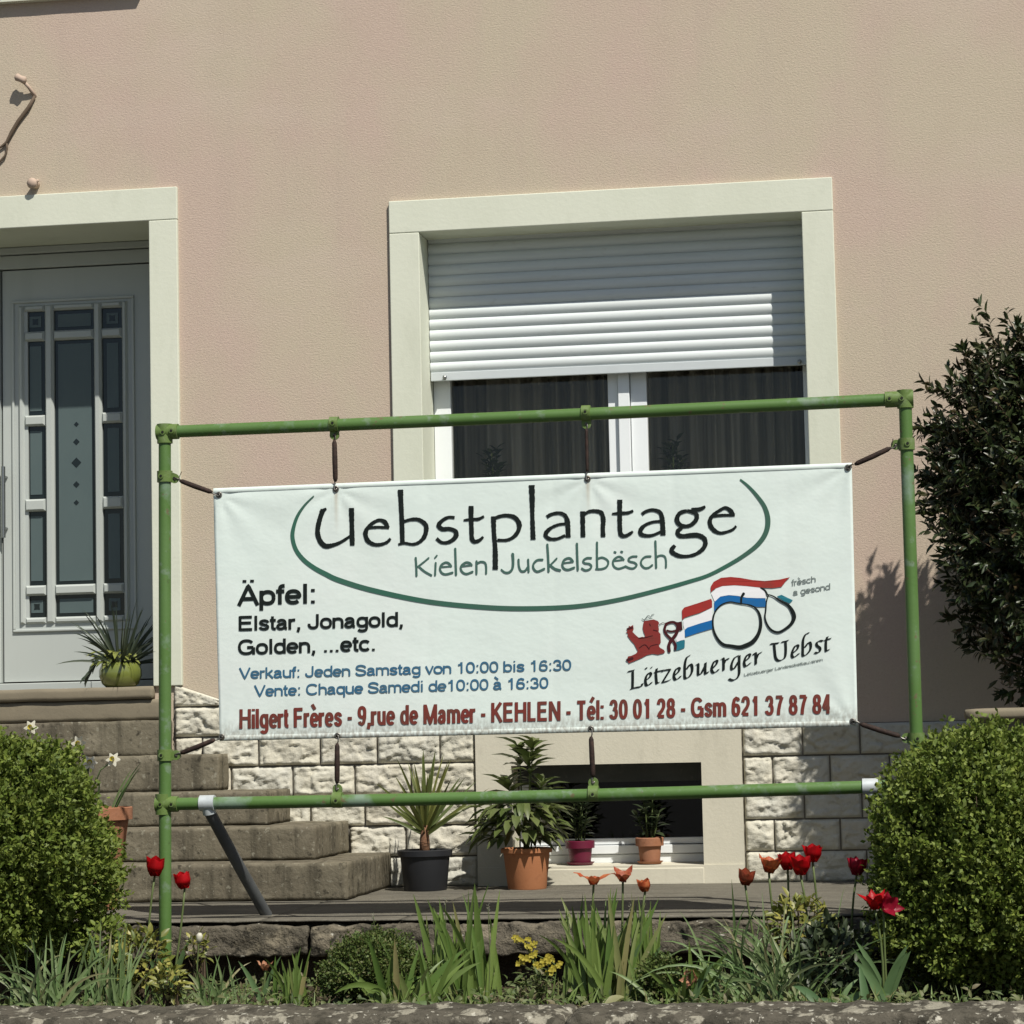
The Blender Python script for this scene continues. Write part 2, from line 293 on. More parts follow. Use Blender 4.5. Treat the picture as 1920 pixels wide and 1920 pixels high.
def rough_block(m, x0, x1, y0, y1, z0, z1, nx, ny, nz, amp, sc, rnd=.02, seed=0):
    """box whose faces are gridded, rounded at the edges and roughened by noise."""
    idx = {}; o = len(m.v)
    def vid(i, j, k):
        if (i, j, k) in idx: return idx[i, j, k]
        u, v, w = i/nx, j/ny, k/nz; p = Vector((x0+(x1-x0)*u, y0+(y1-y0)*v, z0+(z1-z0)*w))
        c = Vector((min(max(p.x, x0+rnd), x1-rnd), min(max(p.y, y0+rnd), y1-rnd), min(max(p.z, z0+rnd), z1-rnd)))
        d = p-c
        if d.length > rnd: p = c+d.normalized()*rnd
        q = p+Vector((seed*3.1, seed*1.7, seed*5.3))
        nv = Vector((fbm(q, sc), fbm(q+Vector((9, 2, 5)), sc), fbm(q+Vector((3, 7, 1)), sc)))*amp
        idx[i, j, k] = len(m.v); m.v.append(tuple(p+nv)); return idx[i, j, k]
    fs = []
    for i in range(nx):
        for k in range(nz):
            fs.append((vid(i, 0, k), vid(i+1, 0, k), vid(i+1, 0, k+1), vid(i, 0, k+1))); fs.append((vid(i, ny, k), vid(i, ny, k+1), vid(i+1, ny, k+1), vid(i+1, ny, k)))
        for j in range(ny):
            fs.append((vid(i, j, nz), vid(i+1, j, nz), vid(i+1, j+1, nz), vid(i, j+1, nz))); fs.append((vid(i, j, 0), vid(i, j+1, 0), vid(i+1, j+1, 0), vid(i+1, j, 0)))
    for j in range(ny):
        for k in range(nz):
            fs.append((vid(nx, j, k), vid(nx, j+1, k), vid(nx, j+1, k+1), vid(nx, j, k+1))); fs.append((vid(0, j, k), vid(0, j, k+1), vid(0, j+1, k+1), vid(0, j+1, k)))
    m.f += fs; m.m += [m.mi]*len(fs)
# terrace paving: slabs with a slightly overhanging front edge
mb = MB(); xs = [-9, -4.4, -2.62, -2.06, 1.1, 5]
for i in range(len(xs)-1):
    rough_block(mb, xs[i]+.003, xs[i+1]-.003, 9.90, 12.02, -.009, 0, max(3, int((xs[i+1]-xs[i])/.05)), 36, 2,   .0025, 7, .003, i)
tag(mb.build('terrace', M['terrace'], smooth=True), kind='structure')
mb = MB(); mb.box(-9, 5, 9.97, 12.6, -.92, -.012); tag(mb.build('terrace_bank', M['soil']), kind='structure')
# coping stones along the terrace edge
tw = thing('terrace_wall', 'long low wall of lichened grey coping stones under the terrace edge', 'wall', (-2, 9.9, -.27))
mb = MB(); xs = [-9, -6.6, -2.42, 1.9, 5]
for i in range(len(xs)-1):
    rough_block(mb, xs[i]+.0015, xs[i+1]-.0015, 9.868, 10.2, -.140, -.018, max(4, int((xs[i+1]-xs[i])/.016)), 6, 11, .016, 13, .010, i+20)
mb.build('coping', M['coping'], tw, smooth=True)
mb = MB(); rough_block(mb, -9, 5, 10.0, 10.3, -.5, -.146, 160, 2, 10, .012, 8, .01, 51)
mb.build('wall_base', M['coping'], tw, smooth=True)
# garden wall at the pavement
gw = thing('garden_wall', 'low lichen spotted stone wall along the front of the flower bed', 'wall', (-1.4, 8.5, -.92))
mb = MB(); xs = [-9, -6.2, -3.9, -1.2, .9, 3, 5]
for i in range(len(xs)-1):
    rough_block(mb, xs[i]+.003, xs[i+1]-.003, 8.28, 8.72, -.36, -.2, int((xs[i+1]-xs[i])/.018), 18, 8, .014, 10, .035, i+70)
mb.build('coping', M['curb'], gw, smooth=True)
mb = MB(); rough_block(mb, -9, 5, 8.33, 8.68, -.95, -.362, 300, 3, 12, .012, 8, .01, 81); mb.build('wall_base', M['curb'], gw, smooth=True)

# ------------------------------------------------------------------ house
house = thing('house', 'pink rendered house front with cream door and window surrounds above a split stone base', 'house', (-2, 12, 0))
WY = 12.0
HX0, HX1, HZ1 = -9.0, 5.0, 7.5
DX0, DX1, DZ0, DZ1 = -4.98, -3.675, .966, 3.222          # doorway
WX0, WX1, WZ0, WZ1 = -2.341, -.525, 1.42, 3.095          # window
BX0, BX1, BZ0, BZ1 = -1.95, -1.063, .085, .553           # cellar window
open_ = [(DX0, DX1, DZ0, DZ1), (WX0, WX1, WZ0, WZ1), (BX0, BX1, BZ0, BZ1)]
mb = MB(); xs = sorted({HX0, HX1, *[v for o in open_ for v in o[:2]]}); zs = sorted({-.92, HZ1, *[v for o in open_ for v in o[2:]]})
for a, b in zip(xs, xs[1:]):
    for c, d in zip(zs, zs[1:]):
        cx, cz = (a+b)/2, (c+d)/2
        if any(o[0] < cx < o[1] and o[2] < cz < o[3] for o in open_): continue
        mb.add([(a, WY, c), (b, WY, c), (b, WY, d), (a, WY, d)], [(0, 1, 2, 3)])
        mb.add([(a, WY+.5, c), (b, WY+.5, c), (b, WY+.5, d), (a, WY+.5, d)], [(3, 2, 1, 0)])
mb.add([(HX0, WY, -.92), (HX0, WY, HZ1), (HX0, WY+9, HZ1), (HX0, WY+9, -.92)], [(0, 1, 2, 3)])
mb.add([(HX1, WY, -.92), (HX1, WY, HZ1), (HX1, WY+9, HZ1), (HX1, WY+9, -.92)], [(3, 2, 1, 0)])
mb.add([(HX0, WY+9, -.92), (HX1, WY+9, -.92), (HX1, WY+9, HZ1), (HX0, WY+9, HZ1)], [(3, 2, 1, 0)])
mb.build('wall', M['render'], house)
mb = MB(); mb.add([(HX0-.4, WY-.4, HZ1), (HX1+.4, WY-.4, HZ1), (HX1+.4, WY+4.5, HZ1+3.2), (HX0-.4, WY+4.5, HZ1+3.2), (HX1+.4, WY+9.4, HZ1), (HX0-.4, WY+9.4, HZ1)],
    [(0, 1, 2, 3), (3, 2, 4, 5), (0, 5, 4, 1), (0, 3, 5), (1, 4, 2)]); mb.build('roof', M['brace'], house)
def surround(name, x0, x1, z0, z1, wl, wr, wt, wb, mtl, proud, depth, seam=.0015):
    m = MB(); y0 = WY-proud
    m.box(x0-wl, x1+wr, y0, WY+depth, z1, z1+wt)
    m.box(x0-wl, x0, y0, WY+depth, z0, z1-seam); m.box(x1, x1+wr, y0, WY+depth, z0, z1-seam)
    if wb: m.box(x0-wl-.0, x1+wr, y0-wb[1], WY+depth, z0-wb[0], z0-seam)
    return m.build(name, mtl, house, bevel=.004 if seam else 0)
surround('window_surround', WX0, WX1, WZ0, WZ1, .145, .146, .156, (.1, .05), M['trim'], .022, .3)
surround('door_surround', DX0, DX1, DZ0, DZ1, .14, .142, .16, None, M['trim'], .022, .5)
surround('cellar_window_surround', BX0, BX1, BZ0, BZ1, .167, .186, .26, (.16, .006), M['trim_low'], .035, .16, 0)
# rough-faced stone base, each block a pillow of split stone
def pillow(m, x0, x1, z0, z1, y, seed, topslope=0):
    nx = max(4, int((x1-x0)/.008)); nz = max(4, int((z1-z0)/.0075)); o = len(m.v); vs = []
    for k in range(nz+1):
        for i in range(nx+1):
            u, w = i/nx, k/nz; e = min(u*(x1-x0), (1-u)*(x1-x0), w*(z1-z0), (1-w)*(z1-z0)); sm = min(1, e/.010)
            x = x0+(x1-x0)*u; z = z0+(z1-z0)*w*(1-topslope*u)
            wx = x+.03*mnoise.noise(Vector((x*11, z*11, seed))); wz = z+.02*mnoise.noise(Vector((x*13+4, z*13, seed)))
            d = .45
            for fx, fz, am in ((13, 24, .55), (30, 48, .28)):      # chipped facets: a tilted plane per cell
                q = Vector((wx*fx+seed, wz*fz+seed*.3, seed*.9)); c = mnoise.voronoi(q)[1][0]
                d += am*(mnoise.noise(c*1.7)*.8+(q.x-c.x)*mnoise.noise(c*2.3+Vector((5, 1, 2)))*1.5+(q.y-c.y)*(mnoise.noise(c*1.9+Vector((2, 7, 3)))*1.5-.15))
            d += .12*mnoise.noise(Vector((x*70, z*80, seed)))+.3*mnoise.noise(Vector((x*5, z*8, seed)))
            vs.append((x, y-(.007+.024*min(1.3, max(0, d)))*sm**.6, z))
    m.v += vs; fs = [(o+k*(nx+1)+i, o+k*(nx+1)+i+1, o+(k+1)*(nx+1)+i+1, o+(k+1)*(nx+1)+i) for k in range(nz) for i in range(nx)]
    m.f += fs; m.m += [m.mi]*len(fs)
mb = MB(); CH = .1445; back = MB(); rr = random.Random(3)
for (xa, xb, kmax, ph) in ((-3.575, -2.121, 6, 0), (-.873, 4.9, 5, 1)):
    for k in range(kmax):
        x = xa; first = True
        while x < xb-.01:
            w = rr.choice((.262, .27, .275, .30)) if not first else (.275 if (k+ph) % 2 else .135)
            first = False; x1 = min(xb, x+w)
            if xb-x1 < .06: x1 = xb
            if k == 5 and x > -3.3: break
            pillow(mb, x+.0035, x1-.0035, k*CH+.0035-.004, (k+1)*CH-.0035-.004, WY-.006, rr.uniform(0, 90)); x = x1
    back.box(xa-.005, xb, WY-.004, WY+.02, -.05, min(kmax, 5)*CH-.004)
    if ph == 0:
        pillow(mb, -3.575, -3.345, 6*CH, 6*CH+.105, WY-.006, 12, .75); back.box(-3.58, -3.35, WY-.0035, WY+.02, .715, .9)
    mb.build('stone_base', M['plinth'], house, smooth=True); back.build('mortar_bed', M['mortar'], house); mb = MB(); back = MB()

# window: frame, sashes and panes
FY = WY+.265
wf = MB(); wf.box(WX0+.002, WX0+.085, FY, FY+.06, WZ0, WZ1-.002); wf.box(WX1-.03, WX1-.002, FY, FY+.06, WZ0, WZ1-.002)
wf.box(WX0+.085, WX1-.03, FY, FY+.06, WZ0, WZ0+.08); wf.box(WX0+.085, WX1-.03, FY, FY+.06, WZ1-.08, WZ1-.002)
wf.box(-1.489, -1.440, FY+.004, FY+.06, WZ0+.08, WZ1-.08); wf.box(-1.437, -1.383, FY-.022, FY+.06, WZ0+.08, WZ1-.08); wf.box(-1.380, -1.302, FY+.004, FY+.06, WZ0+.08, WZ1-.08)
wfo = wf.build('window', M['white'], house, bevel=.003)
for a, b in ((WX0+.085, -1.489), (-1.302, WX1-.03)):
    MB().box(a, b, FY+.03, FY+.036, WZ0+.08, WZ1-.08).build('glass_pane', M['glass'], wfo)
# roller shutter, convex slats
SY = WY+.195; mb = MB(); z = 2.447; n = 0
while z < WZ1:
    prof = [(0.000, .0), (-.002, .003), (-.0075, .012), (-.0105, .024), (-.0085, .037), (-.002, .0475), (.003, .0485), (.003, .0525)]
    vs = []
    for dy, dz in prof: vs += [(WX0+.003, SY+dy, z+dz), (WX1-.003, SY+dy, z+dz)]
    mb.add(vs, [(2*i, 2*i+1, 2*i+3, 2*i+2) for i in range(len(prof)-1)]); z += .0525
sh = mb.build('roller_shutter', M['shutter'], house, smooth=math.radians(50))
m2 = MB(); m2.box(WX0+.004, WX1-.004, SY-.008, SY+.006, 2.404, 2.446)
m2.build('bottom_rail', M['rail_alu'], sh, bevel=.003)
for x in (WX0+.075, WX1-.04):
    MB().tube([(x, SY-.007, 2.42), (x, SY-.020, 2.419), (x, SY-.030, 2.417)], [.006, .011, .008], 12).build('stop_knob', M['handle'], sh, smooth=True)
# ------------------------------------------------------------------ room behind the window
mb = MB()
def room(x0, x1, y0, y1, z0, z1):
    m = MB(); m.add([(x0, y1, z0), (x1, y1, z0), (x1, y1, z1), (x0, y1, z1), (x0, y0, z0), (x1, y0, z0), (x1, y0, z1), (x0, y0, z1)],
                    [(0, 1, 2, 3), (4, 0, 3, 7), (1, 5, 6, 2), (3, 2, 6, 7), (4, 5, 1, 0)]); return m
room(WX0-.4, WX1+.4, WY+.502, WY+3, WZ0-.5, WZ1+.1).build('room_lining', M['dark'], house)
room(BX0-.2, BX1+.2, WY+.502, WY+2, BZ0-.3, BZ1+.08).build('cellar_lining', M['dark'], house)
# pleated curtain just inside the window
def curtain(x0, x1, seed):
    rr = random.Random(seed); m = MB(); n = int((x1-x0)/.006); ph = 0; vs = []; w = .09
    for i in range(n+1):
        x = x0+(x1-x0)*i/n; ph += .006/w*2*math.pi; w += rr.uniform(-.007, .007); w = min(.13, max(.055, w))
        d = .042*math.sin(ph)+.018*math.sin(ph*2.3+1)
        for z, k in ((WZ0-.2, 1.1), (2.2, 1), (WZ1+.05, .8)): vs.append((x+.006*math.sin(ph*1.7)*(z-2), WY+.56+d*k, z))
    m.add(vs, [(3*i+k, 3*i+3+k, 3*i+4+k, 3*i+1+k) for i in range(n) for k in range(2)])
    return m.build('curtain', M['curtain'], smooth=True)
tag(curtain(-2.5, -1.43, 2), 'dark pleated curtain behind the left window pane below the roller shutter', 'curtain', 'curtains inside the window')
tag(curtain(-1.38, -.4, 5), 'dark pleated curtain behind the right window pane below the roller shutter', 'curtain', 'curtains inside the window')

# cellar window
cy = WY+.185; m = MB()
m.box(BX0+.002, BX0+.05, cy, cy+.05, BZ0, BZ1-.09); m.box(BX1-.012, BX1-.002, cy, cy+.05, BZ0, BZ1-.09)
m.box(BX0+.05, BX1-.012, cy, cy+.05, BZ0+.002, BZ0+.042); m.box(BX0+.05, BX1-.012, cy-.012, cy+.05, BZ0+.045, BZ0+.085); m.box(BX0+.05, BX1-.012, cy+.004, cy+.05, BZ0+.088, BZ0+.118)
cw = m.build('cellar_window', M['white'], house, bevel=.003)
MB().box(BX0+.05, BX1-.012, cy+.02, cy+.026, BZ0+.118, BZ1-.09).build('glass_pane', M['glass_dark'], cw)
MB().box(BX0+.002, BX1-.002, cy-.02, cy+.05, BZ1-.088, BZ1-.002).build('lintel_board', M['brace'], cw)
m = MB(); m.add([(BX0-.02, WY-.045, BZ0-.012), (BX1+.0, WY-.045, BZ0-.012), (BX1+.0, WY+.2, BZ0+.004), (BX0-.02, WY+.2, BZ0+.004), (BX0-.02, WY-.045, BZ0-.084), (BX1+.0, WY-.045, BZ0-.084), (BX1, WY+.2, BZ0-.084), (BX0-.02, WY+.2, BZ0-.084)],
    [(0, 1, 2, 3), (4, 5, 1, 0), (5, 6, 2, 1), (7, 4, 0, 3), (6, 7, 3, 2)]); m.build('cellar_sill', M['trim_low'], house, bevel=.004)

# front door: frame, leaf, mouldings, twelve leaded panes
DY = WY+.475
m = MB(); m.box(DX0, DX1-.001, DY-.03, DY+.07, 3.185, DZ1-.002); m.box(DX0, DX1-.001, DY-.012, DY+.07, 3.112, 3.181); m.box(DX1-.11, DX1-.001, DY-.02, DY+.07, DZ0+.045, 3.109); m.box(DX0, -4.612, DY-.02, DY+.07, DZ0+.045, 3.109)
m.box(DX0, DX1-.001, DY-.03, DY+.07, DZ0+.002, DZ0+.042)
m.build('door_frame', M['door'], house, bevel=.004)
L0, L1, LZ0, LZ1 = -4.602, DX1-.113, DZ0+.05, 3.105
GX0, GX1, GZ0, GZ1 = -4.47, -3.955, 1.325, 2.895       # glazed field
m = MB(); y0, y1 = DY, DY+.05
m.box(L0, GX0, y0, y1, LZ0, LZ1); m.box(GX1, L1, y0, y1, LZ0, LZ1); m.box(GX0, GX1, y0, y1, LZ0, GZ0); m.box(GX0, GX1, y0, y1, GZ1, LZ1)
door = m.build('door', M['door'], house)
MB().box(L0, L1, y1+.001, y1+.03, LZ0, LZ1).build('backing', M['dark'], door)
# openings of the panes, in metres on the leaf
colx = [(-4.4705, -4.361), (-4.318, -4.104), (-4.066, -3.958)]
rows_side = [(2.780, 2.888), (2.350, 2.733), (1.912, 2.300), (1.462, 1.866), (1.335, 1.420)]
def pz(a, b): return (P(67, b, DY).z, P(67, a, DY).z)
rows_side = [pz(584, 622), pz(640, 779), pz(799, 936), pz(959, 1098), pz(1117, 1158)]
colx = [(P(47, 860, DY).x, P(86, 860, DY).x), (P(102, 860, DY).x, P(178, 860, DY).x), (P(192, 860, DY).x, P(231, 860, DY).x)]
panes = [(c, r) for c in (0, 2) for r in rows_side]+[(1, rows_side[0]), (1, (rows_side[3][0], rows_side[1][1])), (1, rows_side[4])]
fld = MB()                                              # mouldings: a raised lattice with bevelled edges round each pane
fx0, fx1, fz0, fz1 = colx[0][0]-.03, colx[2][1]+.03, rows_side[4][0]-.032, rows_side[0][1]+.032
def bar(x0, x1, z0, z1, pr=.018, bv=.010):
    fld.add([(x0, DY, z0), (x1, DY, z0), (x1, DY, z1), (x0, DY, z1), (x0+bv, DY-pr, z0+bv), (x1-bv, DY-pr, z0+bv), (x1-bv, DY-pr, z1-bv), (x0+bv, DY-pr, z1-bv),
             (x0, DY+.03, z0), (x1, DY+.03, z0), (x1, DY+.03, z1), (x0, DY+.03, z1)],
            [(4, 5, 6, 7), (0, 1, 5, 4), (1, 2, 6, 5), (2, 3, 7, 6), (3, 0, 4, 7), (8, 9, 1, 0), (9, 10, 2, 1), (10, 11, 3, 2), (11, 8, 0, 3)])
bar(fx0, colx[0][0], fz0, fz1); bar(colx[2][1], fx1, fz0, fz1)
bar(colx[0][1], colx[1][0], fz0+.001, fz1-.001); bar(colx[1][1], colx[2][0], fz0+.001, fz1-.001)
for c in range(3):
    zz = sorted(q for cc, r in panes if cc == c for q in r)
    zz = [fz0]+zz+[fz1]
    for k in range(0, len(zz), 2): bar(colx[c][0]+.0005, colx[c][1]-.0005, zz[k], zz[k+1], .0165)
fld.build('moulding', M['door'], door)
m = MB()                                                # sunk outer bead round the glazed field
for a, b, c, d in ((fx0-.035, fx1+.035, fz1+.012, fz1+.026), (fx0-.035, fx1+.035, fz0-.04, fz0-.026), (fx0-.035, fx0-.022, fz0-.026, fz1+.012), (fx1+.022, fx1+.035, fz0-.026, fz1+.012)): m.box(a, b, DY-.012, DY+.002, c, d)
m.build('bead', M['door'], door, bevel=.004)
for c, (z0, z1) in panes:
    x0, x1 = colx[c]; m = MB(); m.box(x0-.004, x1+.004, DY+.014, DY+.02, z0-.004, z1+.004); m.mi = 1
    e = .024 if c != 1 else .019
    m.box(x0+e, x1-e, DY+.011, DY+.0135, z0+e, z1-e); m.mi = 0
    if c == 1 and z1-z0 > .5:
        for py, s in ((795, .013), (828, .017), (867, .026), (908, .017), (942, .014)):
            z = P(142, py, DY).z; x = P(142, py, DY).x
            m.add([(x-s, DY+.0095, z), (x, DY+.0095, z-s), (x+s, DY+.0095, z), (x, DY+.0095, z+s)], [(0, 1, 2, 3)])
    if c != 1 and z1-z0 < .13:
        x, z, s = (x0+x1)/2, (z0+z1)/2, .022
        m.add([(x+s*math.cos(a)*(1 if k % 2 else .6), DY+.0095, z+s*math.sin(a)*(1 if k % 2 else .6)) for k, a in enumerate([i*math.pi/4 for i in range(8)])], [tuple(range(8))])
    m.build('glass_pane', [M['pane_rim'], M['pane_frost']], door)
hx = -4.585; m = MB(); m.tube([(hx, DY-.05, 1.74), (hx, DY-.05, 2.10)], .011, 12)
for z in (1.79, 2.05): m.tube([(hx, DY+.001, z), (hx, DY-.05, z)], .007, 10)
m.build('door_handle', M['handle'], door, smooth=math.radians(40))
m = MB(); rough_block(m, -4.985, -3.672, WY-.05, WY+.36, .905, .966, 120, 10, 3, .002, 6, .006, 3)
m.build('door_sill', M['sill_stone'], house, smooth=True)
q = P(0, 9, WY); q2 = P(268, 0, WY)
m = MB(); rough_block(m, -5.6, q2.x, WY-.043, WY+.1, q.z, q.z+.07, 60, 3, 3, .001, 6, .004, 4); m.build('upper_window_sill', M['trim'], house)

# steps: five stone steps wrapping round the doorway
st = thing('stone_steps', 'weathered brown sandstone steps climbing to the front door', 'steps', (-4, 11.4, 0))
lev = [(-2.53, 11.05, 0, .163), (-2.73, 11.30, .163, .312), (-3.01, 11.55, .312, .467), (-3.31, 11.80, .467, .637), (-3.585, 11.93, .637, .803)]
for i, (xr, yf, z0, z1) in enumerate(lev):
    m = MB(); rough_block(m, -8.66-xr, xr, yf, WY-.008, z0+.002, z1, 220, 26, 10, .0032, 9, .007, i*7+5)
    m.build('step', M['step'], st, smooth=True)
m = MB(); rough_block(m, -5.06, -3.60, WY-.035, WY+.03, .805, .903, 200, 3, 5, .003, 6, .008, 61); m.build('riser_slab', M['sill_stone'], st, smooth=True)

# cable brackets on the render above the door
b0 = P(67, 183, WY); k0 = b0+Vector((-.058, -.05, .085))
t = thing('cable_bracket', 'small painted cable bracket with short arm standing out from the pink wall', 'bracket', b0)
MB().tube([b0+Vector((0, .01, 0)), b0*.5+k0*.5+Vector((.004, 0, .004)), k0], [.010, .009, .008], 10).build('arm', M['wire'], t, smooth=True)
MB().tube([k0+Vector((-.028, 0, .012)), k0+Vector((-.02, 0, .010)), k0, k0+Vector((.018, 0, -.008)), k0+Vector((.026, 0, -.010))], [.012, .019, .016, .019, .010], 14).build('insulator', M['wire'], t, smooth=True)
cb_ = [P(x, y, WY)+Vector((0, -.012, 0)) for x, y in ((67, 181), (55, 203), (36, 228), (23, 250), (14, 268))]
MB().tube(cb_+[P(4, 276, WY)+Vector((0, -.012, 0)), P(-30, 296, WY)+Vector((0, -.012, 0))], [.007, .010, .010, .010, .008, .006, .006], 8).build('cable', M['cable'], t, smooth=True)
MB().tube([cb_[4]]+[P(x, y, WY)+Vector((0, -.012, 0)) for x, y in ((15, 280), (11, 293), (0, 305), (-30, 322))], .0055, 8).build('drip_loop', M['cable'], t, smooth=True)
b1 = P(69, 347, WY)
t = thing('wall_fitting', 'small round painted cable fitting just above the door surround', 'bracket', b1)
MB().tube([b1+Vector((0, .01, 0)), b1+Vector((-.004, -.025, .0)), b1+Vector((-.008, -.05, 0)), b1+Vector((-.010, -.062, -.002))], [.016, .022, .027, .014], 14).build('boss', M['wire'], t, smooth=True)
MB().tube([b1+Vector((-.008, -.04, .0)), b1+Vector((.026, -.05, .012))], [.01, .007], 10).build('spout', M['wire'], t, smooth=True)
# ------------------------------------------------------------------ pipe frame
BY = 9.80                                               # plane of the frame and banner
PR = .0242
fr = thing('banner_stand', 'green painted scaffold pipe frame with bolted clamps standing at the terrace edge', 'stand', (-1.5, BY, -.26))
def px(x, y, Y=BY): return P(x, y, Y)
TL, TR, BL_, BR_ = px(309, 810), px(1697, 748), px(306, 1508), px(1716, 1473)
lp_top = TL+Vector((0, 0, .012)); lp_bot = Vector((px(308, 1690).x, BY, -.28)); rp_top = TR+Vector((0, 0, .012)); rp_bot = Vector((px(1721, 1480).x, BY, -.28))
def pipe(name, a, b, r=PR, mtl='pipe', n=24):
    k = 24; pts = [a.lerp(b, i/k)+Vector((0, 0, 0)) for i in range(k+1)]
    return MB().tube(pts, r, n).build(name, M[mtl], fr, smooth=math.radians(40))
pipe('post', lp_bot, lp_top); pipe('post', rp_bot, rp_top)
def sag(name, a, b, s):
    pts = [a.lerp(b, i/30)-Vector((0, 0, s*math.sin(math.pi*i/30))) for i in range(31)]
    return MB().tube(pts, PR, 24).build(name, M['pipe'], fr, smooth=math.radians(40))
sag('top_rail', TL+Vector((.02, 0, 0)), TR-Vector((.02, 0, 0)), .004); sag('bottom_rail', BL_+Vector((.02, 0, 0)), BR_-Vector((.02, 0, 0)), .006)
def clamp(segs, bolts, tab=None, name='clamp', mtl='clamp', rr=.0305):
    m = MB()
    for a, b in segs: m.tube([a, a.lerp(b, .5), b], rr, 24)
    if tab:
        c, d = tab; side = Vector((0, 1, 0)).cross((d-c).normalized())
        for yy in (-.004, .004):
            pass
        pts = []
        for k in range(13):
            a = -math.pi/2+math.pi*k/12; pts.append(d+(d-c).normalized()*.019*math.cos(a)+side*.019*math.sin(a))
        ring = [c-side*.017]+pts+[c+side*.017]
        n = len(ring); m.add([p+Vector((0, -.004, 0)) for p in ring]+[p+Vector((0, .004, 0)) for p in ring],
              [tuple(range(n)), tuple(reversed(range(n, 2*n)))]+[(i, i+n, (i+1) % n+n, (i+1) % n) for i in range(n)])
    o = m.build(name, M[mtl], fr, smooth=math.radians(40))
    for p in bolts:
        MB().tube([p+Vector((0, -rr+.004, 0)), p+Vector((0, -rr-.004, 0))], .0105, 10).build('boss', M[mtl], o, smooth=math.radians(40))
        MB().tube([p+Vector((0, -rr, 0)), p+Vector((0, -rr-.0055, 0))], .0055, 8).build('bolt', M['bolt'], o)
    if tab: MB().tube([tab[1]+Vector((0, -.003, 0)), tab[1]+Vector((0, -.0055, 0))], .006, 10).build('hole', M['bolt'], o)
    return o
X_ = Vector((1, 0, 0)); Z_ = Vector((0, 0, 1)); Y_ = Vector((0, 1, 0))
clamp([(TL-X_*.031, TL+X_*.055), (TL+Z_*.031, TL-Z_*.045)], [TL+X_*.001-Z_*.004, TL+X_*.036])
clamp([(TR+X_*.031, TR-X_*.075), (TR+Z_*.033, TR-Z_*.035)], [TR-X_*.012, TR-X_*.058])
clamp([(BL_-X_*.028, BL_+X_*.06), (BL_+Z_*.04, BL_-Z_*.04)], [BL_-X_*.003, BL_+X_*.042])
clamp([(BR_+X_*.028, BR_-X_*.06), (BR_+Z_*.04, BR_-Z_*.04)], [BR_+X_*.003])
for (x, y, tx, ty) in ((302, 894, 327, 897), (305, 1416, 330, 1416), (1700, 833, 1680, 834), (1719, 1385, 1700, 1384)):
    c = px(x, y); c = Vector((lp_top.x+(lp_bot.x-lp_top.x)*(lp_top.z-c.z)/(lp_top.z-lp_bot.z) if x < 900 else rp_top.x+(rp_bot.x-rp_top.x)*(rp_top.z-c.z)/(rp_top.z-rp_bot.z), BY, c.z))
    clamp([(c-Z_*.022, c+Z_*.022)], [c+X_*(-.006 if x < 900 else .004)], (c+X_*(.025 if x < 900 else -.025), px(tx, ty)))
def on_rail(x, a, b):
    t = (x-a.x)/(b.x-a.x); return a.lerp(b, t)
tops = [on_rail(px(627, 795).x, TL, TR), on_rail(px(1099, 770).x, TL, TR)]; bots = [on_rail(px(633, 1495).x, BL_, BR_), on_rail(px(1113, 1482).x, BL_, BR_)]
for c in tops: clamp([(c-X_*.017, c+X_*.017)], [c+Z_*.002], (c-Z_*.024, c-Z_*.042))
for c in bots: clamp([(c-X_*.019, c+X_*.019)], [c-Z_*.002], (c+Z_*.024, c+Z_*.042))
# grey braces with galvanised collars
for cx, foot in ((389, PZ(500, 1716, 0)), (1633, PZ(1745, 1716, 0))):
    c = on_rail(px(cx, 1505).x, BL_, BR_)
    o = MB().tube([c-X_*.029, c, c+X_*.029], .031, 24).build('collar', M['galv'], fr, smooth=math.radians(40))
    a = c+Vector((.006, .012, -.045)); br = MB().tube([a+(c-a)*.3, a.lerp(foot, .5), foot], .0232, 22).build('brace', M['brace'], fr, smooth=math.radians(40))
    MB().tube([a+(c-a)*.6, a+(c-a)*.1], .0265, 22).build('socket', M['galv'], br, smooth=math.radians(40))

# ------------------------------------------------------------------ banner
def bdisp(x, z):
    d = .0035*mnoise.noise(Vector((x*2.2, z*3.1, 1)))+.0016*mnoise.noise(Vector((x*6, z*3, 4)))
    for (ex, ez, ux) in BC:                              # tension folds running in from the corner eyelets
        r = math.hypot(x-ex, z-ez); a = math.atan2(z-ez, (x-ex)*ux)
        d += .0020*math.exp(-r/.25)*math.sin(a*9)*min(1, r/.05)
    for fx in (-2.35, -1.93, -1.44, -.98, -.55): d += .0016*math.exp(-abs(x-fx-.02*z)/.018)*(.6+mnoise.noise(Vector((fx, z*2, 0))))
    return d
cTL, cTR, cBL, cBR = P(400, 916, BY), P(1597, 868, BY), P(412, 1389, BY), P(1608, 1361, BY)
BC = [(P(411, 928, BY).x, P(411, 928, BY).z, 1), (P(1590, 877, BY).x, P(1590, 877, BY).z, -1), (P(416, 1382, BY).x, P(416, 1382, BY).z, 1), (P(1598, 1352, BY).x, P(1598, 1352, BY).z, -1),
      (P(630, 917, BY).x, P(630, 917, BY).z, 1), (P(1102, 898, BY).x, P(1102, 898, BY).z, 1)]
M['banner'] = mat('white_banner_sheet', (.645, .725, .682), [('noise', (1.5, 1, 1.5), .45, .7, (.668, .715, .685), .8), ('noise', (5, 1, 3), .55, .75, (.615, .695, .655), .5), ('noise', (2.5, 1, .4), .52, .72, (.59, .655, .61), .45)], rough=.5, spec=.25, bump=((2.4, 1, 3.2), .25, .02))
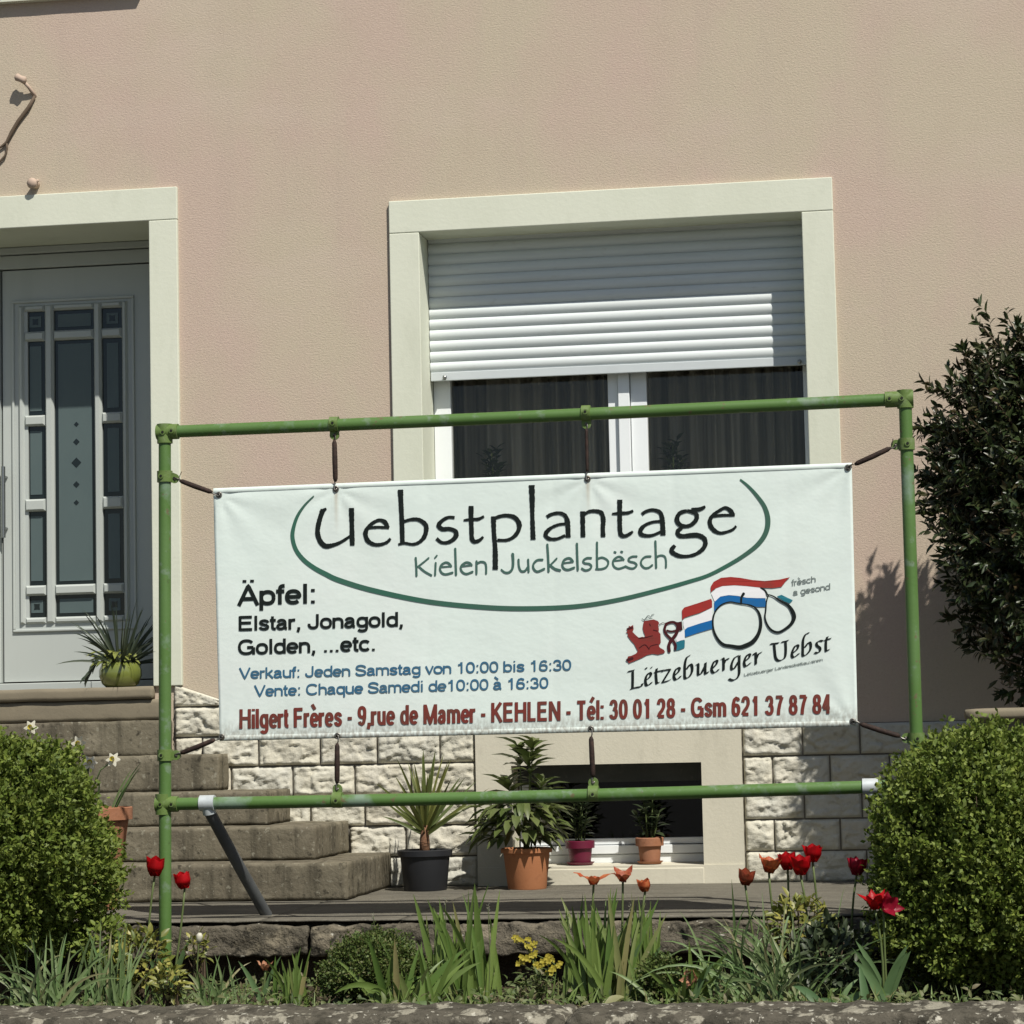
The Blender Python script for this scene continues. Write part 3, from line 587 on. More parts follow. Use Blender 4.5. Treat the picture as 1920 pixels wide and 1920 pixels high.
def stain_nodes():                                       # rust runs under two eyelets and a dirty bottom hem: marks that stay put
    m = M['banner']; t = m.node_tree; n = t.nodes; L = t.links.new; b = n['Principled BSDF']
    col = b.inputs['Base Color'].links[0].from_socket; tc = n.new('ShaderNodeTexCoord'); sx = n.new('ShaderNodeSeparateXYZ'); L(tc.outputs['Object'], sx.inputs[0])
    def mathn(op, a, b_=None, c=None):
        q = n.new('ShaderNodeMath'); q.operation = op; q.use_clamp = False
        for i, v in enumerate((a, b_, c)):
            if v is None: continue
            if isinstance(v, (int, float)): q.inputs[i].default_value = v
            else: L(v, q.inputs[i])
        return q.outputs[0]
    def mr(v, a, b_, c, d):
        q = n.new('ShaderNodeMapRange'); L(v, q.inputs[0]); q.inputs[1].default_value = a; q.inputs[2].default_value = b_; q.inputs[3].default_value = c; q.inputs[4].default_value = d; return q.outputs[0]
    def over(col, fac, c2):
        mx = n.new('ShaderNodeMix'); mx.data_type = 'RGBA'; L(fac, mx.inputs[0]); L(col, mx.inputs[6]); mx.inputs[7].default_value = (*c2, 1); return mx.outputs[2]
    for (ex, ez, _), ln in ((BC[4], .17), (BC[5], .13)):
        dx = mathn('ABSOLUTE', mathn('SUBTRACT', sx.outputs[0], ex)); core = mr(dx, .0, .012, 1, 0); dz = mathn('SUBTRACT', ez-.008, sx.outputs[2])
        f = mathn('MULTIPLY', core, mathn('MULTIPLY', mr(dz, 0, .01, 0, 1), mr(dz, .02, ln, .55, 0))); col = over(col, f, (.36, .27, .17))
    zb = mathn('ADD', cBL.z, mathn('MULTIPLY', mathn('SUBTRACT', sx.outputs[0], cBL.x), (cBR.z-cBL.z)/(cBR.x-cBL.x)))
    h = mathn('SUBTRACT', sx.outputs[2], zb); nz = n.new('ShaderNodeTexNoise'); mp = n.new('ShaderNodeMapping'); mp.inputs['Scale'].default_value = (16, 1, 9); L(tc.outputs['Object'], mp.inputs[0]); L(mp.outputs[0], nz.inputs['Vector'])
    nz.inputs['Detail'].default_value = 5
    f = mathn('MULTIPLY', mr(h, .0, .085, 1, 0), mr(nz.outputs[0], .36, .60, .15, 1.0)); col = over(col, f, (.30, .29, .25))
    L(col, b.inputs['Base Color'])
stain_nodes()
bn = thing('banner', 'large white printed advertising banner stretched in the green pipe frame', 'banner', (cBL+cBR)/2)
NX, NZ = 220, 90; m = MB(); vs = []
for j in range(NZ+1):
    for i in range(NX+1):
        u, v = i/NX, j/NZ; p = (cBL.lerp(cBR, u)).lerp(cTL.lerp(cTR, u), v)
        p.z += (-.006*math.sin(math.pi*u)*(v) if v > .5 else .004*math.sin(2*math.pi*u)*(1-v)*.5)
        vs.append((p.x, BY+bdisp(p.x, p.z), p.z))
m.add(vs, [(j*(NX+1)+i, j*(NX+1)+i+1, (j+1)*(NX+1)+i+1, (j+1)*(NX+1)+i) for j in range(NZ) for i in range(NX)])
o = m.build('banner_sheet', M['banner'], bn, smooth=True); md = o.modifiers.new('thickness', 'SOLIDIFY'); md.thickness = .0012; md.offset = 1
for y0, y1 in ((0, 1),):                                 # welded hems
    for ca, cb, s in ((cTL, cTR, -1), (cBL, cBR, 1)):
        m = MB(); vs = []
        for i in range(181):
            p = ca.lerp(cb, i/180)
            for k, (dz, dy) in enumerate(((-.001, .001), (.002, -.003), (.017, -.0035), (.0195, -.0008))): vs.append((p.x, BY+bdisp(p.x, p.z)+dy, p.z+s*dz))
        m.add(vs, [(4*i+k, 4*i+k+1, 4*i+5+k, 4*i+4+k) for i in range(180) for k in range(3)]); m.build('hem', M['banner'], bn, smooth=True)

class Ink:
    n = 0
    def __init__(s): s.mb = MB(); s.k = 0
    def put(s, pts, faces, layer=0):
        Ink.n += 1; s.k += 1; e = .0034+layer*.0006+(s.k % 24)*.00002; vs = []
        for x, y in pts:
            p = P(x, y, BY); vs.append((p.x, BY+bdisp(p.x, p.z)-e, p.z))
        s.mb.add(vs, faces)
    def stroke(s, pts, w, smooth=True, cap=True, jit=0, layer=0, nib=None, step=2.2):
        pts = [Vector((*p, 0)) for p in pts]; k = len(pts); ws = list(w) if isinstance(w, (list, tuple)) else [w]*k
        if len(ws) != k: ws = [ws[min(len(ws)-1, int(i/(k-1)*(len(ws)-1)))]+(ws[min(len(ws)-1, int(i/(k-1)*(len(ws)-1))+1)]-ws[min(len(ws)-1, int(i/(k-1)*(len(ws)-1)))])*((i/(k-1)*(len(ws)-1)) % 1) for i in range(k)]
        Q = []; WW = []
        if smooth and k > 2:
            for i in range(k-1):
                a, b, c, d = pts[max(i-1, 0)], pts[i], pts[i+1], pts[min(i+2, k-1)]; nn = max(2, int((c-b).length/step))
                for j in range(nn):
                    t = j/nn; Q.append(.5*((2*b)+(c-a)*t+(2*a-5*b+4*c-d)*t*t+(3*b-3*c+d-a)*t**3)); WW.append(ws[i]+(ws[i+1]-ws[i])*t)
            Q.append(pts[-1]); WW.append(ws[-1])
        else:
            for i in range(k-1):
                nn = max(1, int((pts[i+1]-pts[i]).length/(step*2)))
                for j in range(nn): Q.append(pts[i].lerp(pts[i+1], j/nn)); WW.append(ws[i]+(ws[i+1]-ws[i])*j/nn)
            Q.append(pts[-1]); WW.append(ws[-1])
        n = len(Q); out = []
        for i in range(n):
            t = (Q[min(i+1, n-1)]-Q[max(i-1, 0)]); t = t.normalized() if t.length > 1e-6 else Vector((1, 0, 0)); nn = Vector((-t.y, t.x, 0))
            if nib: off = Vector(nib+(0,))*.5; off = off if off.dot(nn) > 0 else -off; off = off+nn*.45
            else: off = nn*(WW[i]*.5*(1+jit*R.uniform(-1, 1)))
            out += [tuple((Q[i]+off)[:2]), tuple((Q[i]-off)[:2])]
        faces = [(2*i, 2*i+1, 2*i+3, 2*i+2) for i in range(n-1)]
        if cap and not nib:
            for end, idx, sg in ((Q[0], 0, -1), (Q[-1], n-1, 1)):
                t = (Q[1]-Q[0] if idx == 0 else Q[-1]-Q[-2]).normalized()*sg; nn = Vector((-t.y, t.x, 0)); r = WW[idx]*.5; o = len(out)
                out += [tuple((end+nn*r*math.cos(a)+t*r*math.sin(a))[:2]) for a in [math.pi*q/8 for q in range(9)]]; faces.append(tuple(range(o, o+9)))
        s.put(out, faces, layer)
    def fill(s, pts, layer=0):
        from mathutils.geometry import tessellate_polygon
        v = [Vector((*p, 0)) for p in pts]; s.put(pts, [tuple(t) for t in tessellate_polygon([v])], layer)
    def build(s, name, mtl): return s.mb.build(name, M[mtl], bn)
def zm(ox, oy, sc): return lambda *q: [(ox+x/sc, oy+y/sc) for x, y in q]
r1, r2, r3, r4 = zm(540, 890, 6.4), zm(800, 890, 6.4), zm(1040, 890, 6.4), zm(1240, 880, 8)
h = Ink(); J = .09
for f, pts, w in (
    (r1, [(425, 418), (388, 520), (360, 640), (360, 720), (392, 805), (450, 855), (530, 848), (630, 812), (750, 735)], [60, 58, 56, 60, 62, 60, 48, 36, 30]), (r1, [(385, 450), (430, 428), (462, 405)], [30, 44, 26]),
    (r1, [(765, 400), (768, 600), (773, 850)], [64, 56, 58]),
    (r1, [(965, 640), (1080, 630), (1215, 638)], [34, 34, 30]), (r1, [(1195, 640), (1170, 575), (1105, 545), (1035, 570), (965, 630), (932, 705), (958, 790), (1030, 835), (1110, 838), (1190, 810), (1232, 765)], [56, 54, 40, 38, 44, 56, 54, 44, 38, 36, 30]),
    (r1, [(1352, 180), (1362, 400), (1370, 600), (1376, 825)], [66, 56, 58, 52]), (r1, [(1392, 562), (1480, 538), (1570, 540), (1645, 590), (1662, 650), (1640, 740), (1580, 808), (1500, 835), (1400, 822), (1325, 838)], [34, 40, 44, 54, 58, 52, 40, 34, 32, 26]),
    (r2, [(338, 515), (262, 512), (190, 550), (146, 608), (190, 652), (270, 650), (338, 672), (358, 715), (328, 770), (258, 812), (180, 812), (120, 765)], [38, 38, 44, 56, 52, 46, 54, 60, 54, 40, 38, 44]),
    (r2, [(535, 375), (535, 500), (540, 650), (545, 765), (575, 802), (630, 790), (682, 745)], [64, 56, 52, 56, 50, 40, 28]), (r2, [(445, 548), (540, 535), (620, 533), (690, 500)], [22, 38, 40, 28]),
    (r2, [(803, 500), (810, 700), (825, 900), (826, 1140)], [60, 52, 58, 66]), (r2, [(800, 532), (880, 500), (970, 490), (1060, 515), (1112, 592), (1098, 680), (1040, 750), (960, 785), (850, 785)], [34, 40, 44, 54, 60, 52, 42, 36, 34]),
    (r2, [(1262, 125), (1268, 300), (1270, 500), (1280, 780)], [70, 62, 50, 62]),
    (r2, [(1442, 508), (1500, 475), (1590, 460), (1662, 490), (1690, 560), (1698, 650), (1700, 755)], [42, 40, 40, 48, 58, 58, 60]), (r2, [(1690, 588), (1590, 598), (1500, 635), (1440, 690), (1432, 735), (1480, 770), (1570, 768), (1665, 728)], [34, 32, 38, 52, 52, 42, 34, 32]),
    (r3, [(338, 440), (340, 600), (343, 750)], [62, 54, 56]), (r3, [(352, 480), (420, 442), (500, 438), (562, 460), (585, 540), (580, 640), (584, 748)], [32, 40, 44, 52, 56, 52, 58]),
    (r3, [(783, 300), (783, 450), (785, 650), (800, 722), (850, 735), (910, 705), (940, 680)], [64, 56, 54, 56, 42, 36, 26]), (r3, [(690, 470), (790, 463), (880, 458), (945, 433)], [22, 38, 40, 28]),
    (r3, [(1047, 475), (1100, 440), (1180, 423), (1262, 450), (1290, 520), (1298, 620), (1302, 728)], [40, 38, 40, 48, 58, 58, 60]), (r3, [(1285, 558), (1180, 568), (1090, 603), (1035, 660), (1038, 712), (1100, 732), (1180, 725), (1285, 680)], [34, 32, 38, 54, 52, 40, 34, 32]),
    (r3, [(1590, 432), (1505, 460), (1468, 530), (1492, 590), (1560, 618), (1640, 600), (1703, 530), (1690, 462), (1590, 432)], [40, 48, 60, 54, 44, 44, 56, 50, 40]), (r3, [(1640, 422), (1740, 415), (1810, 382)], [44, 52, 26]),
    (r3, [(1530, 635), (1480, 675), (1485, 722), (1540, 738), (1640, 728), (1720, 728), (1790, 762), (1810, 822), (1780, 890), (1700, 950), (1600, 978), (1500, 975), (1420, 938), (1405, 898), (1445, 848)], [40, 52, 56, 50, 56, 60, 60, 56, 50, 42, 38, 48, 58, 54, 42]),
    (r4, [(765, 708), (900, 690), (1105, 688)], [40, 44, 38]), (r4, [(1078, 690), (1040, 622), (960, 578), (870, 620), (780, 682), (730, 765), (742, 850), (800, 920), (880, 955), (970, 942), (1070, 905), (1125, 850)], [70, 66, 50, 46, 48, 66, 70, 64, 50, 42, 40, 34])):
    sc = 8 if f is r4 else 6.4
    h.stroke(f(*pts), [x/sc*1.02 for x in w], jit=J, cap=False, step=1.6)
h.build('headline_lettering', 'k_black')
h = Ink()
arc = r1((315, 255), (200, 370), (110, 510), (60, 680), (65, 800), (110, 920), (200, 1030), (320, 1120), (450, 1190), (620, 1268))+[(700, 1107), (800, 1127.5), (900, 1138), (985, 1141), (1080, 1137), (1160, 1124.5), (1240, 1105), (1290, 1091), (1327.5, 1079), (1365, 1060), (1396, 1041), (1421, 1021), (1436, 999), (1440, 975), (1434, 951), (1419, 929), (1402.5, 911), (1388, 899)]
h.stroke(arc, [2, 4, 6, 7.5, 7.5, 7.5, 8, 8.5, 9, 9.5, 9.5, 9, 9, 9, 8.5, 8, 7.5, 7, 6.5, 7, 7.5, 8.5, 9.5, 9.5, 8, 6.5, 5, 3], cap=False)
h.build('arc_mark', 'k_green')
h = Ink()
for f, pts, w in (
    (r1, [(1535, 1000), (1542, 1100), (1545, 1212)], 26), (r1, [(1690, 1000), (1630, 1050), (1560, 1105)], 20), (r1, [(1570, 1100), (1640, 1160), (1722, 1207)], 24), (r1, [(1775, 1060), (1768, 1205)], 24), (r1, [(1765, 998), (1790, 970)], 18),
    (r2, [(175, 1108), (300, 1098)], 18), (r2, [(295, 1098), (272, 1065), (230, 1053), (182, 1080), (162, 1125), (182, 1175), (230, 1195), (312, 1175)], 25), (r2, [(345, 890), (350, 1050), (355, 1200)], 27),
    (r2, [(420, 1100), (545, 1085)], 18), (r2, [(542, 1085), (520, 1060), (475, 1053), (430, 1080), (410, 1120), (430, 1167), (480, 1190), (552, 1165)], 25), (r2, [(600, 1040), (600, 1190)], 25), (r2, [(603, 1068), (650, 1045), (700, 1055), (716, 1100), (716, 1185)], 24),
    (r2, [(1035, 955), (1040, 1050), (1030, 1130), (990, 1172), (940, 1172), (900, 1140)], [34, 32, 30, 26, 24, 20]), (r2, [(1105, 1020), (1110, 1100), (1135, 1155), (1180, 1155), (1215, 1110)], 25), (r2, [(1220, 1020), (1226, 1165)], 25),
    (r2, [(1392, 1020), (1330, 1025), (1285, 1070), (1285, 1125), (1330, 1162), (1412, 1130)], 25), (r2, [(1450, 840), (1460, 1000), (1465, 1160)], 27), (r2, [(1562, 1005), (1480, 1090)], 20), (r2, [(1482, 1085), (1540, 1130), (1602, 1147)], 28),
    (r2, [(1640, 1060), (1760, 1045)], 18), (r2, [(1757, 1042), (1735, 1010), (1700, 1000), (1650, 1025), (1630, 1080), (1650, 1125), (1700, 1140), (1772, 1115)], 25), (r2, [(1805, 830), (1810, 1000), (1816, 1142)], 27),
    (r3, [(440, 1000), (390, 1000), (345, 1030), (360, 1060), (420, 1070), (445, 1100), (420, 1135), (370, 1147), (330, 1125)], 23), (r3, [(510, 815), (510, 1000), (512, 1130)], 26), (r3, [(515, 1010), (570, 993), (630, 1020), (646, 1060), (620, 1110), (560, 1132), (500, 1132)], 23),
    (r3, [(700, 1035), (830, 1020)], 18), (r3, [(830, 1020), (800, 990), (765, 983), (715, 1015), (700, 1060), (720, 1107), (770, 1127), (842, 1105)], 23), (r3, [(720, 928), (732, 932)], 24), (r3, [(800, 923), (812, 927)], 24),
    (r3, [(985, 980), (930, 983), (888, 1010), (900, 1040), (960, 1055), (987, 1085), (950, 1122), (900, 1120), (850, 1098)], 23), (r3, [(1152, 980), (1090, 985), (1045, 1025), (1040, 1075), (1080, 1117), (1130, 1115), (1172, 1085)], 23),
    (r3, [(1210, 800), (1215, 950), (1220, 1115)], 26), (r3, [(1222, 988), (1270, 968), (1320, 980), (1337, 1030), (1337, 1112)], 23)):
    h.stroke(f(*pts), [x/6.4*1.02 for x in (w if isinstance(w, list) else [w]*len(pts))], jit=.05)
h.build('subtitle_lettering', 'k_kielen')
# broad-pen lettering of the fruit growers' mark
r7, r8 = zm(1160, 1180, 8.727), zm(1370, 1170, 9.143)
h = Ink(); nb = (4.1, -2.4)
for f, pts in (
    (r7, [(232, 690), (232, 830), (228, 962)]), (r7, [(150, 692), (200, 682), (258, 668)]), (r7, [(190, 977), (280, 952), (365, 935), (390, 885)]), (r7, [(440, 835), (500, 790), (532, 735), (500, 710), (455, 765), (440, 840), (455, 912), (500, 905), (545, 862)]),
    (r7, [(440, 635), (462, 640)]), (r7, [(525, 628), (548, 622)]), (r7, [(625, 640), (612, 720), (618, 820), (628, 885), (665, 860)]), (r7, [(582, 702), (660, 685), (740, 668)]), (r7, [(705, 700), (750, 670), (845, 655)]), (r7, [(845, 655), (790, 745), (715, 868)]), (r7, [(715, 868), (800, 845), (860, 815)]),
    (r7, [(918, 750), (980, 690), (998, 640), (960, 632), (918, 690), (905, 770), (930, 822), (980, 800), (1020, 760)]), (r7, [(1172, 425), (1115, 460), (1087, 560), (1082, 680), (1087, 795), (1150, 778), (1198, 700), (1203, 610), (1172, 570), (1112, 650)]),
    (r7, [(1268, 585), (1302, 572), (1305, 740), (1368, 702)]), (r7, [(1422, 545), (1420, 722), (1470, 690)]), (r7, [(1412, 600), (1360, 705)]), (r7, [(1533, 640), (1600, 565), (1612, 515), (1570, 520), (1533, 590), (1522, 660), (1550, 708), (1600, 690), (1640, 650)]),
    (r7, [(1682, 492), (1715, 480), (1717, 672)]), (r7, [(1722, 565), (1760, 492), (1805, 482)]),
    (r8, [(140, 540), (70, 575), (20, 680), (18, 768), (60, 762), (135, 640)]), (r8, [(150, 540), (147, 700), (146, 850), (105, 930), (40, 962), (-10, 950), (-30, 938)]),
    (r8, [(238, 640), (310, 580), (332, 525), (292, 522), (248, 590), (233, 670), (255, 725), (310, 690), (345, 660)]), (r8, [(385, 530), (428, 500), (432, 690)]), (r8, [(440, 600), (480, 510), (532, 485)]),
    (r8, [(680, 342), (750, 335), (825, 325)]), (r8, [(745, 345), (757, 480), (772, 578), (812, 625), (870, 618), (930, 568), (945, 450), (940, 305)]), (r8, [(870, 310), (930, 298), (992, 280)]),
    (r8, [(1062, 500), (1140, 430), (1158, 370), (1112, 370), (1065, 450), (1050, 530), (1075, 572), (1130, 540), (1175, 500)]), (r8, [(1347, 152), (1288, 175), (1244, 270), (1238, 420), (1242, 540), (1310, 512), (1368, 430), (1372, 340), (1338, 315), (1272, 400)]),
    (r8, [(1582, 290), (1522, 288), (1475, 320), (1482, 370), (1530, 410), (1532, 460), (1490, 495), (1440, 488)]), (r8, [(1662, 215), (1638, 280), (1632, 400), (1642, 465), (1692, 430)]), (r8, [(1600, 282), (1650, 266), (1720, 250)])):
    h.stroke(f(*pts), 1, nib=nb, cap=False, step=1.2)
h.build('motto_lettering', 'k_black')
# ------------------------------------------------------------------ grotesque lettering drawn as centre lines (x-height = 1)
def el(cx, cy, rx, ry, a0, a1, n=None, pw=2.35):
    n = n or max(4, int(abs(a1-a0)/15)); o = []
    for i in range(n+1):
        a = math.radians(a0+(a1-a0)*i/n); c, s_ = math.cos(a), math.sin(a)
        o.append((cx+rx*math.copysign(abs(c)**(2/pw), c), cy+ry*math.copysign(abs(s_)**(2/pw), s_)))
    return o
CAP = 1.38; T = 1-.11; B_ = .11; K = CAP-.11
def bowl(cx=.46, rx=.36): return el(cx, .5, rx, .40, 0, 360, 24)
G = {}
def g(ch, adv, *strokes): G[ch] = (adv, strokes)
g('a', .96, [(.14, .70)]+el(.44, .62, .29, .28, 150, 0)+[(.73, .25), (.76, .13), (.88, .10)], [(.73, .57), (.55, .55), (.28, .49), (.13, .37), (.12, .24), (.22, .12), (.40, .10), (.58, .16), (.73, .34)])
g('b', 1.0, [(.14, 0), (.14, CAP)], el(.50, .5, .36, .40, 0, 360, 24)); g('d', 1.0, [(.86, 0), (.86, CAP)], el(.50, .5, .36, .40, 0, 360, 24))
g('c', .92, el(.48, .5, .37, .40, 38, 322)); g('e', .97, [(.12, .50), (.86, .50)]+el(.49, .5, .37, .40, 0, 318))
g('f', .50, [(.22, 0), (.22, 1.08)]+el(.43, 1.08, .21, .20, 180, 90)+[(.50, 1.28)], [(0, .91), (.48, .91)])
g('g', 1.0, [(.86, 1), (.86, .02)]+el(.50, .0, .36, .30, 0, -150), el(.50, .52, .36, .38, 0, 360, 24))
g('h', .97, [(.14, 0), (.14, CAP)], [(.14, .5)]+el(.48, .55, .34, .34, 180, 0)+[(.82, 0)])
g('i', .42, [(.21, 0), (.21, 1)], [(.21, 1.24), (.21, CAP)]); g('l', .42, [(.21, 0), (.21, CAP)]); g('k', .90, [(.14, 0), (.14, CAP)], [(.76, 1), (.16, .42)], [(.34, .56), (.82, 0)])
g('m', 1.48, [(.14, 0), (.14, 1)], [(.14, .5)]+el(.44, .59, .30, .31, 180, 0)+[(.74, 0)], [(.74, .5)]+el(1.04, .59, .30, .31, 180, 0)+[(1.34, 0)])
g('n', .97, [(.14, 0), (.14, 1)], [(.14, .5)]+el(.48, .55, .34, .34, 180, 0)+[(.82, 0)]); g('o', .98, el(.49, .5, .38, .40, 0, 360, 24))
g('p', 1.0, [(.14, -.38), (.14, 1)], el(.50, .5, .36, .40, 0, 360, 24)); g('q', 1.0, [(.86, -.38), (.86, 1)], el(.50, .5, .36, .40, 0, 360, 24))
g('r', .62, [(.14, 0), (.14, 1)], [(.14, .45)]+el(.46, .55, .32, .34, 180, 95)+[(.58, .89)])
g('s', .90, [(.78, .70), (.70, .83), (.46, .90), (.22, .83), (.15, .70), (.24, .58), (.46, .51), (.68, .43), (.77, .30), (.70, .17), (.46, .10), (.20, .17), (.12, .31)])
g('t', .52, [(.23, 1.28), (.23, .28)]+el(.42, .28, .19, .18, 180, 265)+[(.50, .10)], [(.02, .91), (.50, .91)])
g('u', .97, [(.82, 1), (.82, 0)], [(.14, 1)]+el(.48, .45, .34, .34, 180, 360)+[(.82, .5)]); g('v', .88, [(.07, 1), (.44, .02), (.81, 1)])
g('A', 1.24, [(.07, 0), (.62, CAP), (1.17, 0)], [(.27, .46), (.97, .46)]); g('E', 1.22, [(.16, 0), (.16, CAP)], [(.16, K), (1.12, K)], [(.16, .73), (1.05, .73)], [(.16, .11), (1.14, .11)])
g('F', 1.14, [(.16, 0), (.16, CAP)], [(.16, K), (1.08, K)], [(.16, .70), (.98, .70)]); g('L', 1.05, [(.16, 0), (.16, CAP)], [(.16, .11), (1.0, .11)]); g('H', 1.34, [(.16, 0), (.16, CAP)], [(1.18, 0), (1.18, CAP)], [(.16, .73), (1.18, .73)])
g('K', 1.28, [(.16, 0), (.16, CAP)], [(1.14, CAP), (.18, .54)], [(.46, .80), (1.2, 0)]); g('N', 1.34, [(.16, 0), (.16, CAP)], [(1.18, 0), (1.18, CAP)], [(.18, CAP-.06), (1.16, .06)])
g('M', 1.56, [(.16, 0), (.16, CAP)], [(1.40, 0), (1.40, CAP)], [(.17, CAP-.03), (.78, .03), (1.39, CAP-.03)]); g('T', 1.14, [(.57, 0), (.57, CAP)], [(.04, K), (1.10, K)])
g('V', 1.20, [(.07, CAP), (.60, .02), (1.13, CAP)]); g('J', 1.0, [(.80, CAP), (.80, .44)]+el(.46, .44, .34, .34, 0, -180)+[(.12, .50)])
g('C', 1.36, el(.70, .69, .56, .59, 35, 325)); g('G', 1.44, el(.70, .69, .56, .59, 38, 330)+[(1.24, .40), (1.26, .62)], [(.76, .66), (1.26, .66)], [(1.28, 0), (1.28, .66)])
g('S', 1.24, [(1.08, .98), (1.0, 1.16), (.62, 1.28), (.28, 1.20), (.15, 1.0), (.24, .84), (.62, .72), (.98, .60), (1.10, .40), (1.0, .20), (.62, .10), (.24, .18), (.12, .42)])
g('0', 1.02, el(.51, .69, .37, .59, 0, 360, 28, 2.3)); g('1', 1.02, [(.58, 0), (.58, CAP)], [(.22, 1.02), (.42, 1.08), (.56, 1.34)]); g('2', 1.02, [(.15, .96)]+el(.50, .95, .34, .33, 165, -25)+[(.62, .56), (.28, .30), (.15, .11)], [(.11, .11), (.88, .11)])
g('3', 1.02, [(.16, 1.0)]+el(.49, .98, .31, .30, 160, -75)+[(.44, .74)], [(.44, .74)]+el(.49, .42, .37, .32, 80, -165)); g('4', 1.02, [(.68, 0), (.68, CAP)], [(.66, CAP-.04), (.10, .42)], [(.08, .40), (.94, .40)])
g('6', 1.02, el(.51, .44, .36, .34, 0, 360, 24), [(.84, 1.08), (.76, 1.22), (.54, 1.28), (.30, 1.16), (.18, .86), (.15, .44)]); g('7', 1.02, [(.10, K), (.92, K)], [(.90, K), (.62, .80), (.48, .40), (.42, 0)])
g('8', 1.02, el(.51, 1.0, .31, .28, 0, 360, 22), el(.51, .40, .37, .30, 0, 360, 22)); g('9', 1.02, el(.51, .94, .36, .34, 0, 360, 24), [(.18, .30), (.26, .16), (.48, .10), (.72, .22), (.84, .52), (.87, .94)])
g('z', .86, [(.10, .89), (.76, .89), (.10, .11), (.78, .11)]); g(':', .48, [(.24, 0), (.24, .2)], [(.24, .80), (.24, 1)]); g('.', .46, [(.23, 0), (.23, .2)]); g(',', .46, [(.24, .2), (.24, .02), (.15, -.24)]); g('-', .62, [(.08, .53), (.54, .53)]); g(' ', .48)
DIA = {'Ä': ('A', [[(.40, 1.60), (.40, 1.78)], [(.84, 1.60), (.84, 1.78)]]), 'ë': ('e', [[(.30, 1.22), (.30, 1.38)], [(.66, 1.22), (.66, 1.38)]]), 'è': ('e', [[(.20, 1.60), (.58, 1.24)]]), 'é': ('e', [[(.78, 1.60), (.40, 1.24)]]), 'à': ('a', [[(.16, 1.60), (.54, 1.24)]])}
SM = set('asS23690')
def text(ink, s, p0, p1, xh, w, wv=None):
    tot = 0; lay = []
    for ch in s:
        ex = []
        base = ch
        if ch in DIA: base, ex = DIA[ch]
        adv, stx = G[base]; lay.append((tot, base, list(stx), ex)); tot += adv
    dx, dy = p1[0]-p0[0], p1[1]-p0[1]; sx = dx/tot; sl = dy/dx
    hy = w*.5/xh
    for x0, base, stx, ex in lay:
        for q in stx+ex:
            pts = []
            hu = w*.5/abs(sx); ad = G[base][0]; kk = 1 if ad < .8 else max(.6, min(1.15, (ad/2-.04-hu)/(ad/2-.15)))
            for (x, y) in q:
                x = ad/2+(x-ad/2)*kk; X = p0[0]+(x0+x)*sx; pts.append((X, p0[1]+(X-p0[0])*sl-y*xh))
            closed = len(pts) > 15 and (Vector(pts[0])-Vector(pts[-1])).length < .5
            ink.stroke(pts, w, smooth=(base in 'asS2' and len(q) > 3), cap=False, step=1.3)
h = Ink(); text(h, 'Äpfel:', (446, 1136), (595, 1131), 27, 7.2); h.build('heading_lettering', 'k_black')
h = Ink(); text(h, 'Elstar, Jonagold,', (447, 1183), (758, 1174.5), 20, 5.3); h.build('variety_lettering', 'k_black')
h = Ink(); text(h, 'Golden, ...etc.', (446, 1228), (706, 1220), 20.5, 5.4)
h.build('variety_lettering', 'k_black')
h = Ink(); text(h, 'Verkauf: Jeden Samstag von 10:00 bis 16:30', (449, 1273), (1072, 1257), 15, 3.4); h.build('hours_lettering', 'k_blue')
h = Ink(); text(h, 'Vente: Chaque Samedi de10:00 à 16:30', (477, 1306), (1029, 1290.5), 15.2, 3.4)
h.build('hours_lettering', 'k_blue')
h = Ink(); text(h, 'Hilgert Frères - 9,rue de Mamer - KEHLEN - Tél: 30 01 28 - Gsm 621 37 87 84', (448, 1366.5), (1559, 1338), 26.5, 6.2)
h.build('address_lettering', 'k_red')
h = Ink(); text(h, 'frèsch', (1484, 1099), (1530, 1091), 8.6, 1.7); h.build('small_lettering', 'k_grey')
h = Ink(); text(h, 'a gesond', (1487, 1117), (1557, 1105), 8.6, 1.7); h.build('small_lettering', 'k_grey')
h = Ink(); text(h, 'Lëtzebuerger Landesobstbauverein', (1395, 1268), (1543, 1239), 3.9, 1.0)
h.build('small_lettering', 'k_grey')
r5, r6 = zm(1160, 1130, 11.294), zm(1310, 1060, 7.111); r8b = zm(1140, 1060, 4.174)
h = Ink(); h.fill(r5((1275, 640), (1340, 600), (1400, 560), (1400, 780), (1230, 830), (1215, 770))); h.fill(r8b((590, 432), (700, 390), (815, 332), (815, 428), (720, 456), (620, 490), (600, 505), (590, 470)))
h.fill(r6((215, 485), (170, 380), (230, 312), (320, 278), (480, 268), (640, 278), (820, 298), (870, 320), (895, 400), (890, 437), (780, 437), (640, 432), (520, 407), (400, 397), (290, 417)))
h.build('flag_white_mark', 'k_white')
h = Ink()
h.fill(r8b((582, 430), (580, 352), (598, 330), (700, 298), (808, 262), (816, 280), (816, 330), (720, 372), (640, 396), (600, 410)), 1)
h.fill(r6((163, 365), (162, 285), (200, 222), (300, 167), (430, 155), (560, 168), (720, 197), (880, 210), (1080, 190), (1218, 158), (1160, 215), (1105, 287), (980, 305), (820, 297), (640, 277), (480, 266), (320, 276), (225, 310), (185, 340)), 1)
h.build('flag_red_mark', 'k_flagred')
h = Ink()
h.fill(r8b((600, 512), (620, 488), (720, 455), (817, 428), (817, 496), (700, 530), (606, 562)), 1)
h.fill(r6((212, 612), (210, 490), (290, 420), (400, 400), (520, 410), (640, 435), (780, 441), (893, 441), (893, 553), (800, 556), (740, 545), (650, 515), (560, 505), (420, 492), (320, 515), (255, 570)), 1)
h.build('flag_blue_mark', 'k_flagblue')
